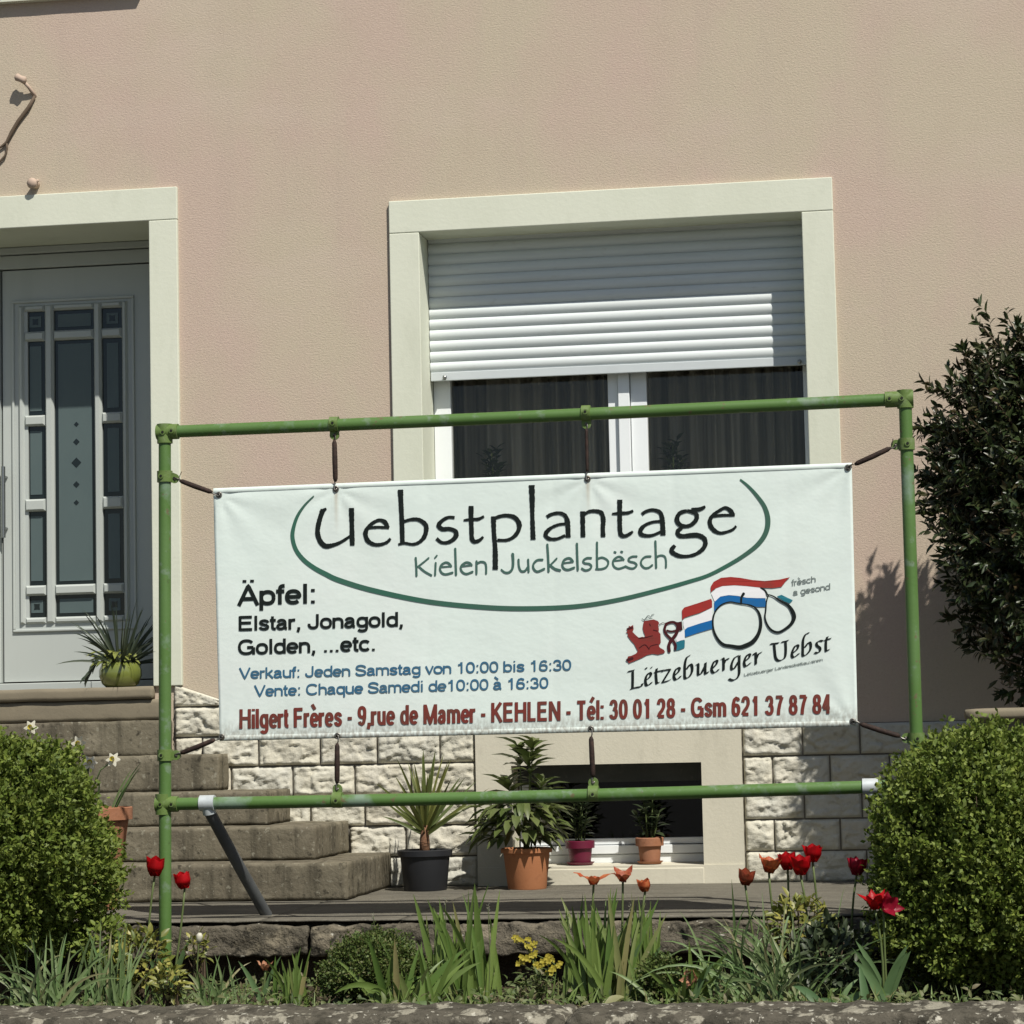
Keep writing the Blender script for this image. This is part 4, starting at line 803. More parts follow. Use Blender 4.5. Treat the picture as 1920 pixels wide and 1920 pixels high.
h = Ink(); h.fill(r6((1042, 415), (1105, 393), (1180, 430), (1257, 465), (1215, 507), (1140, 478)), 1); h.fill(r5((1225, 835), (1330, 795), (1405, 798), (1398, 955), (1290, 1000), (1172, 1022), (1200, 920)), 1)
h.build('flag_teal_mark', 'k_teal')
h = Ink()
h.stroke(r6((575, 512), (500, 500), (420, 488), (320, 518), (240, 590), (197, 690), (192, 800), (213, 900), (268, 1000), (340, 1060), (430, 1075), (540, 1092), (620, 1072), (720, 1020), (795, 920), (828, 800), (820, 680), (778, 590), (700, 535), (575, 512)), [x/7.1 for x in (16, 15, 15, 16, 20, 24, 24, 30, 36, 42, 44, 52, 56, 56, 50, 42, 34, 24, 17, 15)], layer=2)
h.stroke(r6((600, 380), (572, 430), (568, 505)), [5.4, 4.2, 3.6], layer=2)
h.stroke(r6((935, 392), (906, 480), (896, 600), (886, 700), (920, 800), (980, 868), (1060, 892), (1140, 858), (1230, 785), (1272, 700), (1255, 620), (1195, 535), (1080, 470), (1000, 415), (935, 392)), [x/7.1 for x in (16, 18, 18, 22, 26, 30, 32, 34, 40, 56, 54, 38, 24, 18, 16)], layer=2)
h.stroke(r6((830, 300), (885, 335), (918, 392)), [2.2, 3.2, 3.0], layer=2)
h.build('fruit_outline_mark', 'k_black')
h = Ink()
h.fill(r5((540, 392), (620, 380), (740, 355), (830, 388), (862, 430), (842, 482), (856, 560), (850, 622), (888, 660), (892, 760), (896, 850), (850, 905), (880, 955), (960, 1000), (987, 1045), (950, 1076), (840, 1102), (720, 1085), (600, 1112), (490, 1172), (330, 1242), (250, 1272), (225, 1292), (192, 1250), (150, 1212), (186, 1190), (200, 1140), (280, 1122), (368, 1080), (410, 1030), (370, 950), (328, 870), (268, 810), (218, 740), (188, 700), (202, 652), (152, 640), (190, 612), (168, 550), (222, 530), (214, 488), (255, 506), (310, 472), (322, 560), (300, 622), (340, 662), (402, 720), (430, 742), (500, 724), (556, 730), (560, 690), (530, 620), (512, 540), (524, 450)), 1)
h.build('lion_emblem', 'k_lion')
h = Ink()
for pts, w in ((((430, 755), (560, 738), (720, 700)), 1.3), (((440, 960), (560, 890), (650, 985)), 1.5), (((650, 985), (680, 920), (830, 880)), 1.3), (((660, 450), (675, 490)), 1.6), (((740, 580), (820, 600)), 1.6), (((860, 470), (930, 428), (985, 440)), 1.2),
               (((1010, 450), (975, 560), (1000, 650), (1080, 740), (1160, 810), (1205, 900), (1200, 985)), 5.0), (((1010, 450), (1100, 415), (1190, 420), (1260, 500)), 4.6), (((1330, 430), (1335, 560)), 2.5), (((1260, 500), (1240, 620), (1180, 720), (1100, 820), (1065, 920), (1075, 1025)), 6.0), (((1030, 590), (1120, 610), (1210, 590)), 3.5), (((200, 555), (290, 530)), 3.5), (((190, 1215), (290, 1180)), 5.0), (((1150, 395), (1240, 425), (1330, 410)), 2.0)):
    h.stroke(r5(*pts), w, layer=2)
h.fill(r5((1215, 440), (1335, 408), (1358, 580), (1240, 600), (1250, 520)), 2)
h.build('emblem_line_mark', 'k_maroon')
h = Ink(); h.stroke(r5((502, 335), (530, 372), (560, 350), (632, 270), (685, 312), (705, 260), (750, 245)), 1.3, layer=2); h.stroke(r5((520, 362), (620, 350), (715, 335)), 1.2, layer=2)
h.build('crown_mark', 'k_grey')

# eyelets of the banner, and the rubber straps that stretch it
eyes = [(411, 928), (630, 917), (1102, 898), (1590, 877), (416, 1382), (633, 1380), (1108, 1367), (1599, 1353)]
EV = []
for (x, y) in eyes:
    p = P(x, y, BY); p.y = BY+bdisp(p.x, p.z)-.0035; EV.append(p); m = MB(); k = 16
    for i in range(k+1):
        a = 2*math.pi*i/k
        for j in range(6):
            b = 2*math.pi*j/6; rr_ = .0098+.0032*math.cos(b); m.v.append((p.x+rr_*math.cos(a), p.y-.0022*math.sin(b), p.z+rr_*math.sin(a)))
    m.f += [(i*6+j, i*6+(j+1) % 6, (i+1)*6+(j+1) % 6, (i+1)*6+j) for i in range(k) for j in range(6)]; m.m += [0]*(k*6)
    e = m.build('eyelet', M['steel'], bn, smooth=True)
    MB().tube([p+Vector((0, .001, 0)), p+Vector((0, -.0004, 0))], .0072, 12).build('hole', M['bolt'], e)
ends = [px(329, 898), tops[0]-Z_*.042, tops[1]-Z_*.042, px(1679, 836), px(331, 1416), bots[0]+Z_*.042, bots[1]+Z_*.042, px(1698, 1384)]
SL = ['dark rubber strap tying the top left banner corner to the left post', 'dark rubber strap hanging from the top rail left of the window', 'thin strap hanging from the top rail in front of the window mullion', 'dark rubber strap tying the top right banner corner to the right post',
      'dark rubber strap tying the bottom left banner corner to the left post', 'dark rubber strap under the banner in front of the stone wall', 'dark rubber strap under the banner in front of the cellar window', 'dark rubber strap tying the bottom right banner corner by the right bush']
for i in range(8):
    a, b = EV[i]+Vector((0, -.004, 0)), ends[i]+Vector((0, -.006, 0)); d = (b-a); n_ = d.normalized(); s_ = thing('strap', SL[i], 'strap', a, 'straps stretching the banner')
    th = .6 if i == 2 else 1
    c0, c1 = a+n_*min(.028, d.length*.2), b-n_*min(.02, d.length*.15)
    MB().tube([c0, c0+n_*.012, c0.lerp(c1, .5)+Vector((0, 0, -.001)), c1-n_*.012, c1], [.005, .0095*th, .0105*th, .0095*th, .005], 12).build('cord', M['strap'], s_, smooth=True)
    sd = n_.cross(Y_)
    MB().tube([c0+n_*.006, c0-n_*.008+sd*.004, a+sd*.005, a-n_*.006, a-sd*.005+n_*.002], .0026, 8).build('hook', M['steel'], s_, smooth=True)
    MB().tube([c1-n_*.006, c1+n_*.008-sd*.004, b-sd*.004, b+n_*.005, b+sd*.005-n_*.004], .0026, 8).build('hook', M['steel'], s_, smooth=True)
    if i in (0, 1, 3): MB().tube([c1, c1+n_*.004+Vector((.004, -.006, .012)), c1+Vector((.010, -.004, .034))], .0016, 6).build('cord_end', M['strap'], s_)
# ------------------------------------------------------------------ foliage makers
def sph(n):
    v = NR.normal(size=(n, 3)); return unit(v)
def lump(D, seed, amp, sc=2.2):
    return np.array([1+amp*mnoise.fractal(Vector(d)*sc+Vector((seed, seed*2, 0)), 1, 2, 3) for d in D])
def boxy(D): return .93/np.sum(np.abs(D)**3.2, axis=1)**(1/3.2)*.4+.6
def clipped_bush(name, label, c, rx, rz, seed, mtl='box', nsh=2600, per=17, ll=.019, amp=.16, bottom=-.24):
    t = thing(name, label, 'bush', (c[0], c[1], bottom))
    D = sph(nsh); D[:, 2] = np.where(D[:, 2] < -.9, -D[:, 2], D[:, 2]); rad = lump(D, seed, amp, 2.0)*(1-np.abs(NR.normal(0, .10, nsh)))*(1+.06*(lump(D, seed+3, 1, 7)-1))
    rad *= boxy(D); rad[::45] *= 1.09; base = np.array(c)+D*rad[:, None]*np.array([rx, rx, rz]); base[:, 2] = np.maximum(base[:, 2], bottom+.02)
    out = unit(D*.8+NR.normal(0, .35, (nsh, 3))+np.array([.12, -.12, .45]))
    s = NR.uniform(0, 1, (nsh, per)); Pn = (base[:, None, :]+out[:, None, :]*((s-.55)*.075)[..., None]+NR.normal(0, .008, (nsh, per, 3))).reshape(-1, 3)
    Dn = np.repeat(out, per, 0)*.75+unit(NR.normal(size=(nsh*per, 3)))*.85
    V, F = small_leaves(Pn, Dn, NR.uniform(.7, 1.2, nsh*per)*ll, NR.uniform(.5, .75, nsh*per)*ll)
    fast_mesh('foliage', V, F, M[mtl], t)
    m = MB(); rr = random.Random(seed); cc = Vector((c[0], c[1], bottom))
    for i in range(90):                                  # branching wood inside
        d = Vector(D[i*7 % nsh]); e = Vector(c)+Vector((d.x*rx, d.y*rx, d.z*rz))*.9; k = cc.lerp(Vector(c), rr.uniform(.25, .8)); m.tube([cc+Vector((rr.uniform(-.04, .04), rr.uniform(-.04, .04), -.02)), k, k.lerp(e, .5)+Vector((0, 0, .02)), e], [.011, .007, .004, .0015], 5)
    m.build('trunk', M['bark'], t, smooth=True)
    n2 = nsh*5; D2 = sph(n2); q = NR.uniform(.45, .84, n2)[:, None]*np.array([rx, rx, rz]); P2 = np.array(c)+D2*q; P2[:, 2] = np.maximum(P2[:, 2], bottom+.02)
    V, F = small_leaves(P2, unit(NR.normal(size=(n2, 3))), NR.uniform(.8, 1.3, n2)*ll*1.5, NR.uniform(.6, .8, n2)*ll*1.5); fast_mesh('inner_foliage', V, F, M[mtl], t)
    return t
cb = P(-4, 1598, 9.25); clipped_bush('box_bush', 'rounded light green box bush at the left end of the flower bed', (cb.x, cb.y, cb.z), .405, .405, 3, nsh=3600, per=16, ll=.0225, amp=.24)
cb = P(1852, 1622, 9.42); clipped_bush('box_bush', 'rounded light green box bush hiding the foot of the right post', (cb.x, cb.y, cb.z), .392, .475, 8, nsh=3500, per=16, ll=.0225, amp=.24)

def broadleaf_tree(c, rx, ry, rz, ground):
    t = thing('evergreen_tree', 'dark glossy evergreen tree against the pink wall at the right edge', 'tree', (c[0], c[1], ground)); n = 1750
    D = sph(n); rad = lump(D, 5, .27, 2.4)*NR.uniform(.76, 1.02, n); base = np.array(c)+D*rad[:, None]*np.array([rx, ry, rz]); base[:, 1] = np.minimum(base[:, 1], 11.9)
    out = unit(D*np.array([1, 1, .6])+NR.normal(0, .25, (n, 3))+np.array([0, 0, .35]))
    per = 13; ph = NR.uniform(0, 6.28, (n, per)); a = unit(np.cross(out, np.array([.3, .2, .93]))); b = np.cross(out, a); s = NR.uniform(0, 1, (n, per))
    lat = a[:, None, :]*np.cos(ph)[..., None]+b[:, None, :]*np.sin(ph)[..., None]; tilt = (.25+.95*(1-s))[..., None]
    Dn = unit((out[:, None, :]*.75+lat*tilt+np.array([0, 0, -.12])).reshape(-1, 3)); Pn = (base[:, None, :]+out[:, None, :]*((s-.6)*.13)[..., None]).reshape(-1, 3)
    U = np.repeat(out, per, 0)*.9+NR.normal(0, .25, (n*per, 3)); V, F = big_leaves(Pn, Dn, U, NR.uniform(.034, .064, n*per), NR.uniform(.014, .022, n*per), .28)
    fast_mesh('crown', V, F, M['laurel'], t)
    n2 = 9000; D2 = sph(n2); rad2 = lump(D2, 5, .24, 2.4)*NR.uniform(.25, .74, n2); P2 = np.array(c)+D2*rad2[:, None]*np.array([rx, ry, rz])
    V, F = big_leaves(P2, unit(NR.normal(size=(n2, 3))+D2), NR.normal(size=(n2, 3)), NR.uniform(.05, .085, n2), NR.uniform(.02, .03, n2)); fast_mesh('inner_foliage', V, F, M['laurel'], t)
    m = MB(); g0 = Vector((c[0]+.05, c[1], ground)); top = Vector((c[0], c[1], c[2]+rz*.5)); m.tube([g0, g0.lerp(top, .3)+Vector((.02, 0, 0)), g0.lerp(top, .7), top], [.045, .038, .025, .01], 10)
    for i in range(0, n, 3):
        e = Vector(base[i]); k = g0.lerp(top, min(.95, max(.2, (e.z-ground)/(top.z-ground)*.8))); m.tube([k, k.lerp(e, .55)+Vector((0, 0, .03)), e, e+Vector(out[i])*.03], [.010, .005, .002, .001], 5)
    m.build('trunk', M['bark'], t, smooth=True)
tc_ = P(1985, 936, 11.28); broadleaf_tree((tc_.x, tc_.y, tc_.z), .545, .32, .80, 0)
# low wall with a stone coping in front of the tree
sl_ = P(1808, 1329, 10.85)
lw = thing('low_wall', 'low wall with a pale stone coping in front of the dark tree', 'wall', (sl_.x+1, 10.9, 0))
m = MB(); rough_block(m, sl_.x, sl_.x+3, 10.80, 11.02, sl_.z-.045, sl_.z, 60, 6, 3, .003, 7, .012, 33); m.build('coping', M['sill_stone'], lw, smooth=True)
m = MB(); m.box(sl_.x+.05, sl_.x+2.95, 10.85, 10.97, 0.002, sl_.z-.046); m.build('wall_base', M['terrace'], lw)

# ------------------------------------------------------------------ potted plants
def pot(m, c, r0, r1, hgt, rim=.02, lip=.008, wall=.008):
    m.lathe([(0, 0), (r0*.97, 0), (r0, .006), (r0+(r1-r0)*(hgt-rim)/hgt, hgt-rim), (r1+lip, hgt-rim+.002), (r1+lip+.001, hgt-.003), (r1+lip-.003, hgt), (r1-wall*.3, hgt), (r1-wall, hgt-.02), (r1-wall-.004, hgt-.035), (0, hgt-.03)], c)
def potted(name, label, c, r0, r1, hgt, mtl, rim=.02, foot=None):
    t = thing(name, label, 'potted plant', c); m = MB(); pot(m, c, r0, r1, hgt, rim); po = m.build('pot', M[mtl], t, smooth=math.radians(35))
    m = MB(); m.lathe([(0, .012), (r1-.012, .0)], (c[0], c[1], c[2]+hgt-.028), 24); m.build('soil', M['soil'], po)
    if foot: m = MB(); m.lathe([(0, 0), (foot, .0), (foot+.012, .012), (foot+.006, .012), (foot-.004, .004), (0, .004)], (c[0], c[1], c[2]+.001), 36); m.build('saucer', M[mtl], po, smooth=math.radians(35))
    return t
def leafy(t, c, hgt, spread, nst, per, L, Wd, mtl, seed, droop=.25, lean=(0, 0), z0=.2, outw=1.0):
    rr = random.Random(seed); tops_ = []; m = MB(); A = []; Bd = []; U = []
    for i in range(nst):
        a = i*2.4+rr.uniform(-.4, .4); f = math.sqrt((i+.5)/nst); hh = hgt*(1-.45*f*f*rr.uniform(.5, 1.3)); e = Vector((c[0]+spread*f*math.cos(a)+lean[0]*hh, c[1]+spread*f*math.sin(a)*.8+lean[1], c[2]+hh))
        b = Vector((c[0]+rr.uniform(-.02, .02), c[1]+rr.uniform(-.02, .02), c[2])); mid = b.lerp(e, .5)+Vector((0, 0, hgt*.06)); pts = [b.lerp(mid, k/4).lerp(mid.lerp(e, k/4), k/4) for k in range(5)]; m.tube(pts, [.0045, .004, .0035, .003, .002], 6)
        for j in range(per):
            s = z0+(1-z0)*((j+rr.uniform(0, .8))/per)**.8; p = b.lerp(mid, s).lerp(mid.lerp(e, s), s); an = j*2.4+a; tl = (1-s)
            d = Vector((math.cos(an)*outw, math.sin(an)*outw, .95*s-.12+rr.uniform(-.2, .25))); A.append(p); Bd.append(d.normalized()); U.append(Vector((-d.x*.3+rr.uniform(-.3, .3), -d.y*.3+rr.uniform(-.3, .3), 1)))
    n = len(A); V, F = big_leaves(np.array(A), np.array(Bd), np.array(U), np.array([rr.uniform(.7, 1.15)*L for _ in A]), np.array([rr.uniform(.8, 1.15)*Wd for _ in A]), droop)
    fast_mesh('foliage', V, F, M[mtl], t); m.build('stems', M['stem'], t, smooth=True)
# sword-leaved palm in the black tub
c = PZ(790, 1672, 0); c.y += .1; c = Vector((c.x, c.y, 0))
t = potted('potted_palm', 'spiky green potted palm in a black plastic tub at the foot of the steps', c, .098, .116, .185, 'pot_black', .03)
m = MB(); top = c+Vector((.0, 0, .185)); m.tube([top-Z_*.03, top+Z_*.05, top+Vector((.004, 0, .11))], [.026, .022, .016], 10); m.build('stem', mat('palm_stem', (.20, .10, .055), [('noise', (30, 30, 60), .4, .7, (.10, .06, .035), .8)], rough=.9, bump=((40, 40, 90), .8, .01)), t, smooth=True)
m = MB(); rr = random.Random(4)
for i in range(40):
    a = i*2.4; el_ = 1.5-1.05*(i/40)**1.1; d = Vector((math.cos(a)*math.cos(el_), math.sin(a)*math.cos(el_)*.8, math.sin(el_))); m.blade(top+Vector((.004, 0, .06+.05*(1-i/40))), d, rr.uniform(.20, .37), rr.uniform(.013, .021), rr.uniform(.03, .3), 6, .3)
m.build('foliage', M['palm'], t, smooth=True)
# leafy shrub in the terracotta pot
c = PZ(983, 1669, 0); c = Vector((c.x, c.y+.09, 0)); t = potted('potted_shrub', 'broad leaved green shrub in a big terracotta pot left of the cellar window', c, .088, .108, .185, 'terracotta', .022)
leafy(t, (c.x, c.y, .16), .53, .10, 5, 13, .115, .040, 'shrub', 6, .4, (.03, -.02), .76, .9)
rr = random.Random(9); A = []; Bd = []; U = []
for i in range(190):
    a = rr.uniform(0, 6.28); q = rr.uniform(.1, 1)**.7; p = Vector((c.x-.03+.185*q*math.cos(a), c.y-.01+.14*q*math.sin(a), .27+rr.uniform(-.05, .17)*(1.1-.5*q))); d = Vector((math.cos(a), math.sin(a), rr.uniform(-.5, .45))); A.append(p); Bd.append(d.normalized()); U.append(Vector((d.x*-.2, d.y*-.2, 1)))
V, F = big_leaves(np.array(A), np.array(Bd), np.array(U), np.array([rr.uniform(.075, .125) for _ in A]), np.array([rr.uniform(.032, .050) for _ in A]), .4); fast_mesh('foliage', V, F, M['shrub'], t)
# two small pots on the cellar sill
c = P(1086, 1621, 12.02); c = Vector((c.x, 12.02+.045, BZ0+.002)); t = potted('potted_plant', 'small dark plant in a magenta pot on the cellar window sill', c, .048, .060, .112, 'pot_magenta', .036, .055); leafy(t, (c.x, c.y, c.z+.09), .22, .06, 6, 12, .06, .026, 'darkleaf', 12, .2)
c = P(1217, 1619, 12.02); c = Vector((c.x, 12.02+.045, BZ0+.002)); t = potted('potted_plant', 'small dark plant in a little terracotta pot on the cellar window sill', c, .046, .057, .122, 'terracotta_old', .04, .05); leafy(t, (c.x, c.y, c.z+.10), .20, .07, 6, 12, .062, .026, 'darkleaf', 15, .2)
# lime glazed bowl on the doorstep
c = P(226, 1285, 12.12); c = Vector((c.x, 12.12, .967)); t = thing('potted_plant', 'spiky grey green plant in a shiny lime green bowl on the door sill', 'potted plant', c)
m = MB(); m.lathe([(0, 0), (.068, 0), (.088, .018), (.104, .055), (.103, .085), (.092, .112), (.084, .120), (.080, .118), (.088, .09), (.09, .06), (0, .05)], tuple(c), 48); m.build('bowl', M['pot_lime'], t, smooth=True)
m = MB(); m.lathe([(0, .01), (.086, 0)], (c.x, c.y, c.z+.096), 24); m.build('soil', M['soil'], t)
m = MB(); rr = random.Random(21)
for i in range(64):
    a = rr.uniform(0, 6.28); e_ = rr.uniform(.15, 1.4); d = Vector((math.cos(a)*math.cos(e_)+.12, math.sin(a)*math.cos(e_)*.7, math.sin(e_))); m.blade(c+Vector((.012+.03*math.cos(a), .03*math.sin(a), .105)), d, rr.uniform(.18, .34), rr.uniform(.009, .015), rr.uniform(.1, .8), 7, .3)
m.build('foliage', M['greyleaf'], t, smooth=True)
A = []; Bd = []
for i in range(60):
    a = rr.uniform(0, 6.28); q = rr.uniform(0, .085); A.append((c.x-.01+q*math.cos(a), c.y-.01+q*math.sin(a)*.8, c.z+.115+rr.uniform(0, .06))); Bd.append((math.cos(a), math.sin(a)-.3, rr.uniform(-.5, .8)))
V, F = big_leaves(np.array(A), np.array(Bd), np.tile([0, -.3, 1.], (60, 1)), NR.uniform(.045, .08, 60), NR.uniform(.024, .038, 60), .3); fast_mesh('succulent_leaves', V, F, M['succulent'], t)
A = np.array([(c.x-.085, c.y-.05, c.z+.12)]*9); Bd = np.array([(-.6-.2*rr.random(), -.3, -1.1*rr.random()-.1) for _ in range(9)]); A = A+np.array([(-.02*i/3, -.01, -.10*i/9+.02) for i in range(9)])
V, F = big_leaves(A, Bd, np.tile([-.5, -.8, .6], (9, 1)), NR.uniform(.05, .075, 9), NR.uniform(.024, .034, 9), .3); fast_mesh('trailing_leaves', V, F, M['greyleaf'], t)
# houseplants dimly seen behind the window
for x, y, lab, hgt in ((1265, 862, 'dark houseplant behind the right window pane just above the banner', .16), (925, 868, 'dark houseplant behind the left window pane just above the banner', .13)):
    c = P(x, y, 12.42); c.z -= .34; t = potted('houseplant', lab, c, .05, .062, .12, 'terracotta_old'); leafy(t, (c.x, c.y, c.z+.1), .19+hgt, .05, 6, 14, .06, .024, 'darkleaf', x, .2, z0=.4)
# tall terracotta planter with daffodils behind the left bush
c = P(180, 1700, 10.62); c = Vector((c.x, c.y, 0)); t = potted('flower_pot', 'tall weathered terracotta planter of white daffodils behind the left bush', c, .085, .148, .43, 'terracotta_old', .055)
m = MB(); fl = MB(); cu = MB(); rr = random.Random(31)
for x, y in ((58, 1364), (147, 1394), (212, 1424), (168, 1430)):
    hd = P(x, y, 10.5); b = c+Vector((rr.uniform(-.07, .07), rr.uniform(-.07, .0), .40)); fc = (Vector((rr.uniform(-.4, .5), -1, rr.uniform(-.1, .3)))).normalized(); m.tube([b, b.lerp(hd, .6)+Vector((0, 0, .05)), hd-fc*.012], [.004, .0035, .003], 6)
    sd = fc.cross(Z_).normalized(); up = sd.cross(fc)
    for k in range(6):
        a = k*math.pi/3+rr.uniform(-.1, .1); d = sd*math.cos(a)+up*math.sin(a); w = fc.cross(d)
        fl.add([hd, hd+d*.014+w*.011, hd+d*.030-fc*.002+w*.004, hd+d*.034, hd+d*.030-fc*.002-w*.004, hd+d*.014-w*.011], [(0, 1, 2, 3), (0, 3, 4, 5)])
    cu.tube([hd-fc*.002, hd+fc*.008, hd+fc*.014], [.006, .009, .011], 12, cap=False)
for i in range(14):
    a = rr.uniform(2, 6.28); m.blade(c+Vector((.08*math.cos(a), .08*math.sin(a), .40)), Vector((math.cos(a)*.5, math.sin(a)*.4, 1)), rr.uniform(.16, .26), .010, .35)
m.build('foliage', M['daff'], t, smooth=True); fl.build('petals', M['white_petal'], t, smooth=True); cu.build('trumpet', M['yellow_petal'], t, smooth=True)
# ------------------------------------------------------------------ flower bed
GZ = -.262
def tulip(label, x, y, gx, gy, Y, col, size=1.0, openness=.25, lean=0, leaves=2, seed=0, face=None, petals=6, extra=0, lt='tulipleaf'):
    rr = random.Random(seed*13+5); hd = P(x, y, Y); g_ = P(gx, gy, Y); base = Vector((g_.x, Y+rr.uniform(-.02, .04), GZ)); t = thing('tulip', label, 'tulip', base, 'tulips in the flower bed')
    up = Vector(((hd.x-base.x)*.5+lean+rr.uniform(-.28, .28), rr.uniform(-.22, .05), 1)).normalized() if face is None else Vector(face).normalized()
    hb = hd-up*.024*size; k1 = base.lerp(hb, .6)+Vector((rr.uniform(-.028, .028), 0, .012))
    pts = [base.lerp(k1, i/5).lerp(k1.lerp(hb, i/5), i/5) for i in range(6)]; MB().tube(pts, [.0048, .0045, .0042, .004, .0038, .0042], 8).build('stem', M['stem'], t, smooth=True)
    sd = up.orthogonal().normalized(); wd = up.cross(sd); m = MB()
    for k in range(petals):
        a = k*2*math.pi/petals+rr.uniform(-.2, .2); inner = k % 2; d = sd*math.cos(a)+wd*math.sin(a); w = up.cross(d); op = openness*(1+rr.uniform(-.35, .5))*(1.15 if not inner else .85); hh = .052*size*rr.uniform(.92, 1.1); o = len(m.v); N = 8
        for i in range(N+1):
            s = i/N; rad = (.026*math.sin(min(1, s*1.9)*math.pi/2)*(1-.30*max(0, s-.45)*(1-openness*2.2)))*size+op*.055*size*max(0, s-.3)**1.5*1.6; wid = .0215*size*math.sin(math.pi*min(1, .12+s*.88))**.55*(1 if s < .97 else .25); zz = hh*(s-.32*op*max(0, s-.5))+extra*hh*s*s*rr.uniform(-.2, .2)
            p = hb+up*zz+d*rad*(1.0 if not inner else .9)
            for j in range(5): u = (j-2)/2; m.v.append(tuple(p+w*wid*u-d*(abs(u)**1.7)*wid*.55+up*.002*rr.uniform(-1, 1)*extra))
        fs = [(o+i*5+j, o+i*5+j+1, o+(i+1)*5+j+1, o+(i+1)*5+j) for i in range(N) for j in range(4)]; m.f += fs; m.m += [0]*len(fs)
    m.build('flower', M[col], t, smooth=True)
    for k in range(leaves):
        a = rr.uniform(-.6, .6)+(math.pi if k % 2 else 0); m = MB(); m.blade(base+Vector((0, -.01*k, .02)), Vector((math.cos(a)*.38, -.12, 1)), rr.uniform(.19, .27)*(.45+.5*min(1, size)), rr.uniform(.022, .036)*(.3+.7*min(1, size)), rr.uniform(.15, .6), 9, .3); m.build('leaf', M[lt], t, smooth=True)
    return t
tulip('bright red tulip standing in front of the left green post', 291, 1627, 274, 1800, 9.45, 't_red', 1.3, .10, seed=1, leaves=1)
tulip('bright red tulip just to the right of the left green post', 343, 1652, 322, 1810, 9.45, 't_red', 1.2, .08, seed=2, leaves=2)
tulip('wilted orange tulip with two splayed petals, leftmost below the cellar window', 1113, 1646, 1120, 1850, 9.35, 't_orange', 1.0, 1.5, seed=3, petals=3, extra=1, leaves=1)
tulip('wilted rust coloured tulip with a drooping petal, middle one below the cellar window', 1168, 1642, 1165, 1850, 9.35, 't_rust', .95, .55, seed=4, extra=1.2, petals=4, leaves=1)
tulip('closed orange tulip with a pale streak, lowest of the three below the cellar window', 1208, 1661, 1200, 1850, 9.3, 't_orange', .88, .1, seed=5, leaves=1)
tulip('orange red tulip on a bare stem at the edge of the cellar surround', 1399, 1646, 1432, 1850, 9.4, 't_rust', 1.1, .14, seed=6, leaves=1)
tulip('faded orange tulip with one petal standing up beside the red group', 1444, 1622, 1475, 1850, 9.4, 't_orange', 1.15, .4, seed=7, extra=.6, leaves=1)
tulip('red tulip at the left of the tight red group of three', 1476, 1616, 1505, 1850, 9.42, 't_red', 1.2, .12, seed=8, leaves=1)
tulip('open red tulip at the front of the tight red group of three', 1501, 1624, 1518, 1850, 9.36, 't_red', 1.3, .2, seed=9, leaves=1)
tulip('red tulip at the top right of the tight red group of three', 1524, 1601, 1550, 1850, 9.42, 't_red', 1.2, .18, seed=10, leaves=1)
tulip('single dark crimson tulip close to the left side of the right box bush', 1607, 1626, 1600, 1850, 9.42, 't_crim', 1.2, .2, seed=11, extra=.5, leaves=1)
tulip('fringed red tulip wide open in front of the right box bush', 1640, 1691, 1655, 1850, 9.05, 't_red', 1.05, .4, seed=12, extra=.8, leaves=4)
tulip('dark red tulip hanging over at the edge of the right box bush', 1664, 1700, 1662, 1850, 9.05, 't_crim', .95, .4, seed=13, extra=.8, face=(.5, -.6, .3), leaves=2)
tulip('withered peach coloured tulip low in front of the dark gap under the terrace', 497, 1812, 490, 1870, 9.2, 't_peach', .62, .4, seed=14, extra=.8, petals=5, leaves=2)
tulip('withered peach coloured tulip lying low beside the arching leaves', 1298, 1835, 1300, 1872, 9.1, 't_peach', .75, .6, seed=15, extra=1, face=(-.6, -.5, .2), leaves=1)

def clump(name, label, cat, gx, Y, n, hgt, wid, spread, mtl, seed, bend=(.05, .3), el_=(1.0, 1.5), group=None, xs=.12):
    rr = random.Random(seed); g_ = P(gx, 1862, Y); c = Vector((g_.x, Y, GZ)); t = thing(name, label, cat, c, group); m = MB()
    for i in range(n):
        a = rr.uniform(0, 6.28); e_ = rr.uniform(*el_); d = Vector((math.cos(a)*math.cos(e_), math.sin(a)*math.cos(e_)*.6, math.sin(e_))); bb = rr.uniform(*bend)*(1 if rr.random() < .78 else 4); d.x += rr.uniform(-.12, .12); m.blade(c+Vector((rr.gauss(0, xs*.6), rr.uniform(-.06, .06), -.005)), d, hgt*rr.choice((.45, .6, .75, .85, .95, 1.05, 1.15))*rr.uniform(.9, 1.05), wid*rr.uniform(.55, 1.25), bb, 9, .28)
    m.build('leaves', M[mtl], t, smooth=True); return t
IG = 'iris clumps in the flower bed'
clump('iris_clump', 'tall upright iris leaves in the middle of the bed under the terracotta pot', 'iris', 873, 9.35, 50, .37, .024, .1, 'iris', 41, (.02, .15), (1.25, 1.55), IG, .085)
clump('iris_clump', 'large clump of sword shaped iris leaves under the cellar window', 'iris', 1135, 9.3, 66, .37, .026, .1, 'iris', 42, (.03, .2), (1.05, 1.5), IG, .10)
clump('iris_clump', 'short broad leaved iris clump right of the small mossy shrub', 'iris', 765, 9.1, 38, .26, .026, .1, 'iris', 43, (.1, .6), (.8, 1.5), IG, .10)
clump('iris_clump', 'narrow upright iris leaves left of the arching daffodil leaves', 'iris', 1215, 9.4, 36, .33, .015, .1, 'iris', 44, (.02, .15), (1.3, 1.55), IG, .05)
clump('iris_clump', 'small group of upright leaves below the dark gap in the terrace wall', 'iris', 552, 9.15, 22, .20, .018, .1, 'iris', 45, (.02, .2), (1.2, 1.55), IG, .05)
clump('iris_clump', 'low iris leaves between the big clump and the arching leaves', 'iris', 1290, 9.15, 34, .21, .022, .1, 'iris', 46, (.1, .5), (.7, 1.4), IG, .08)
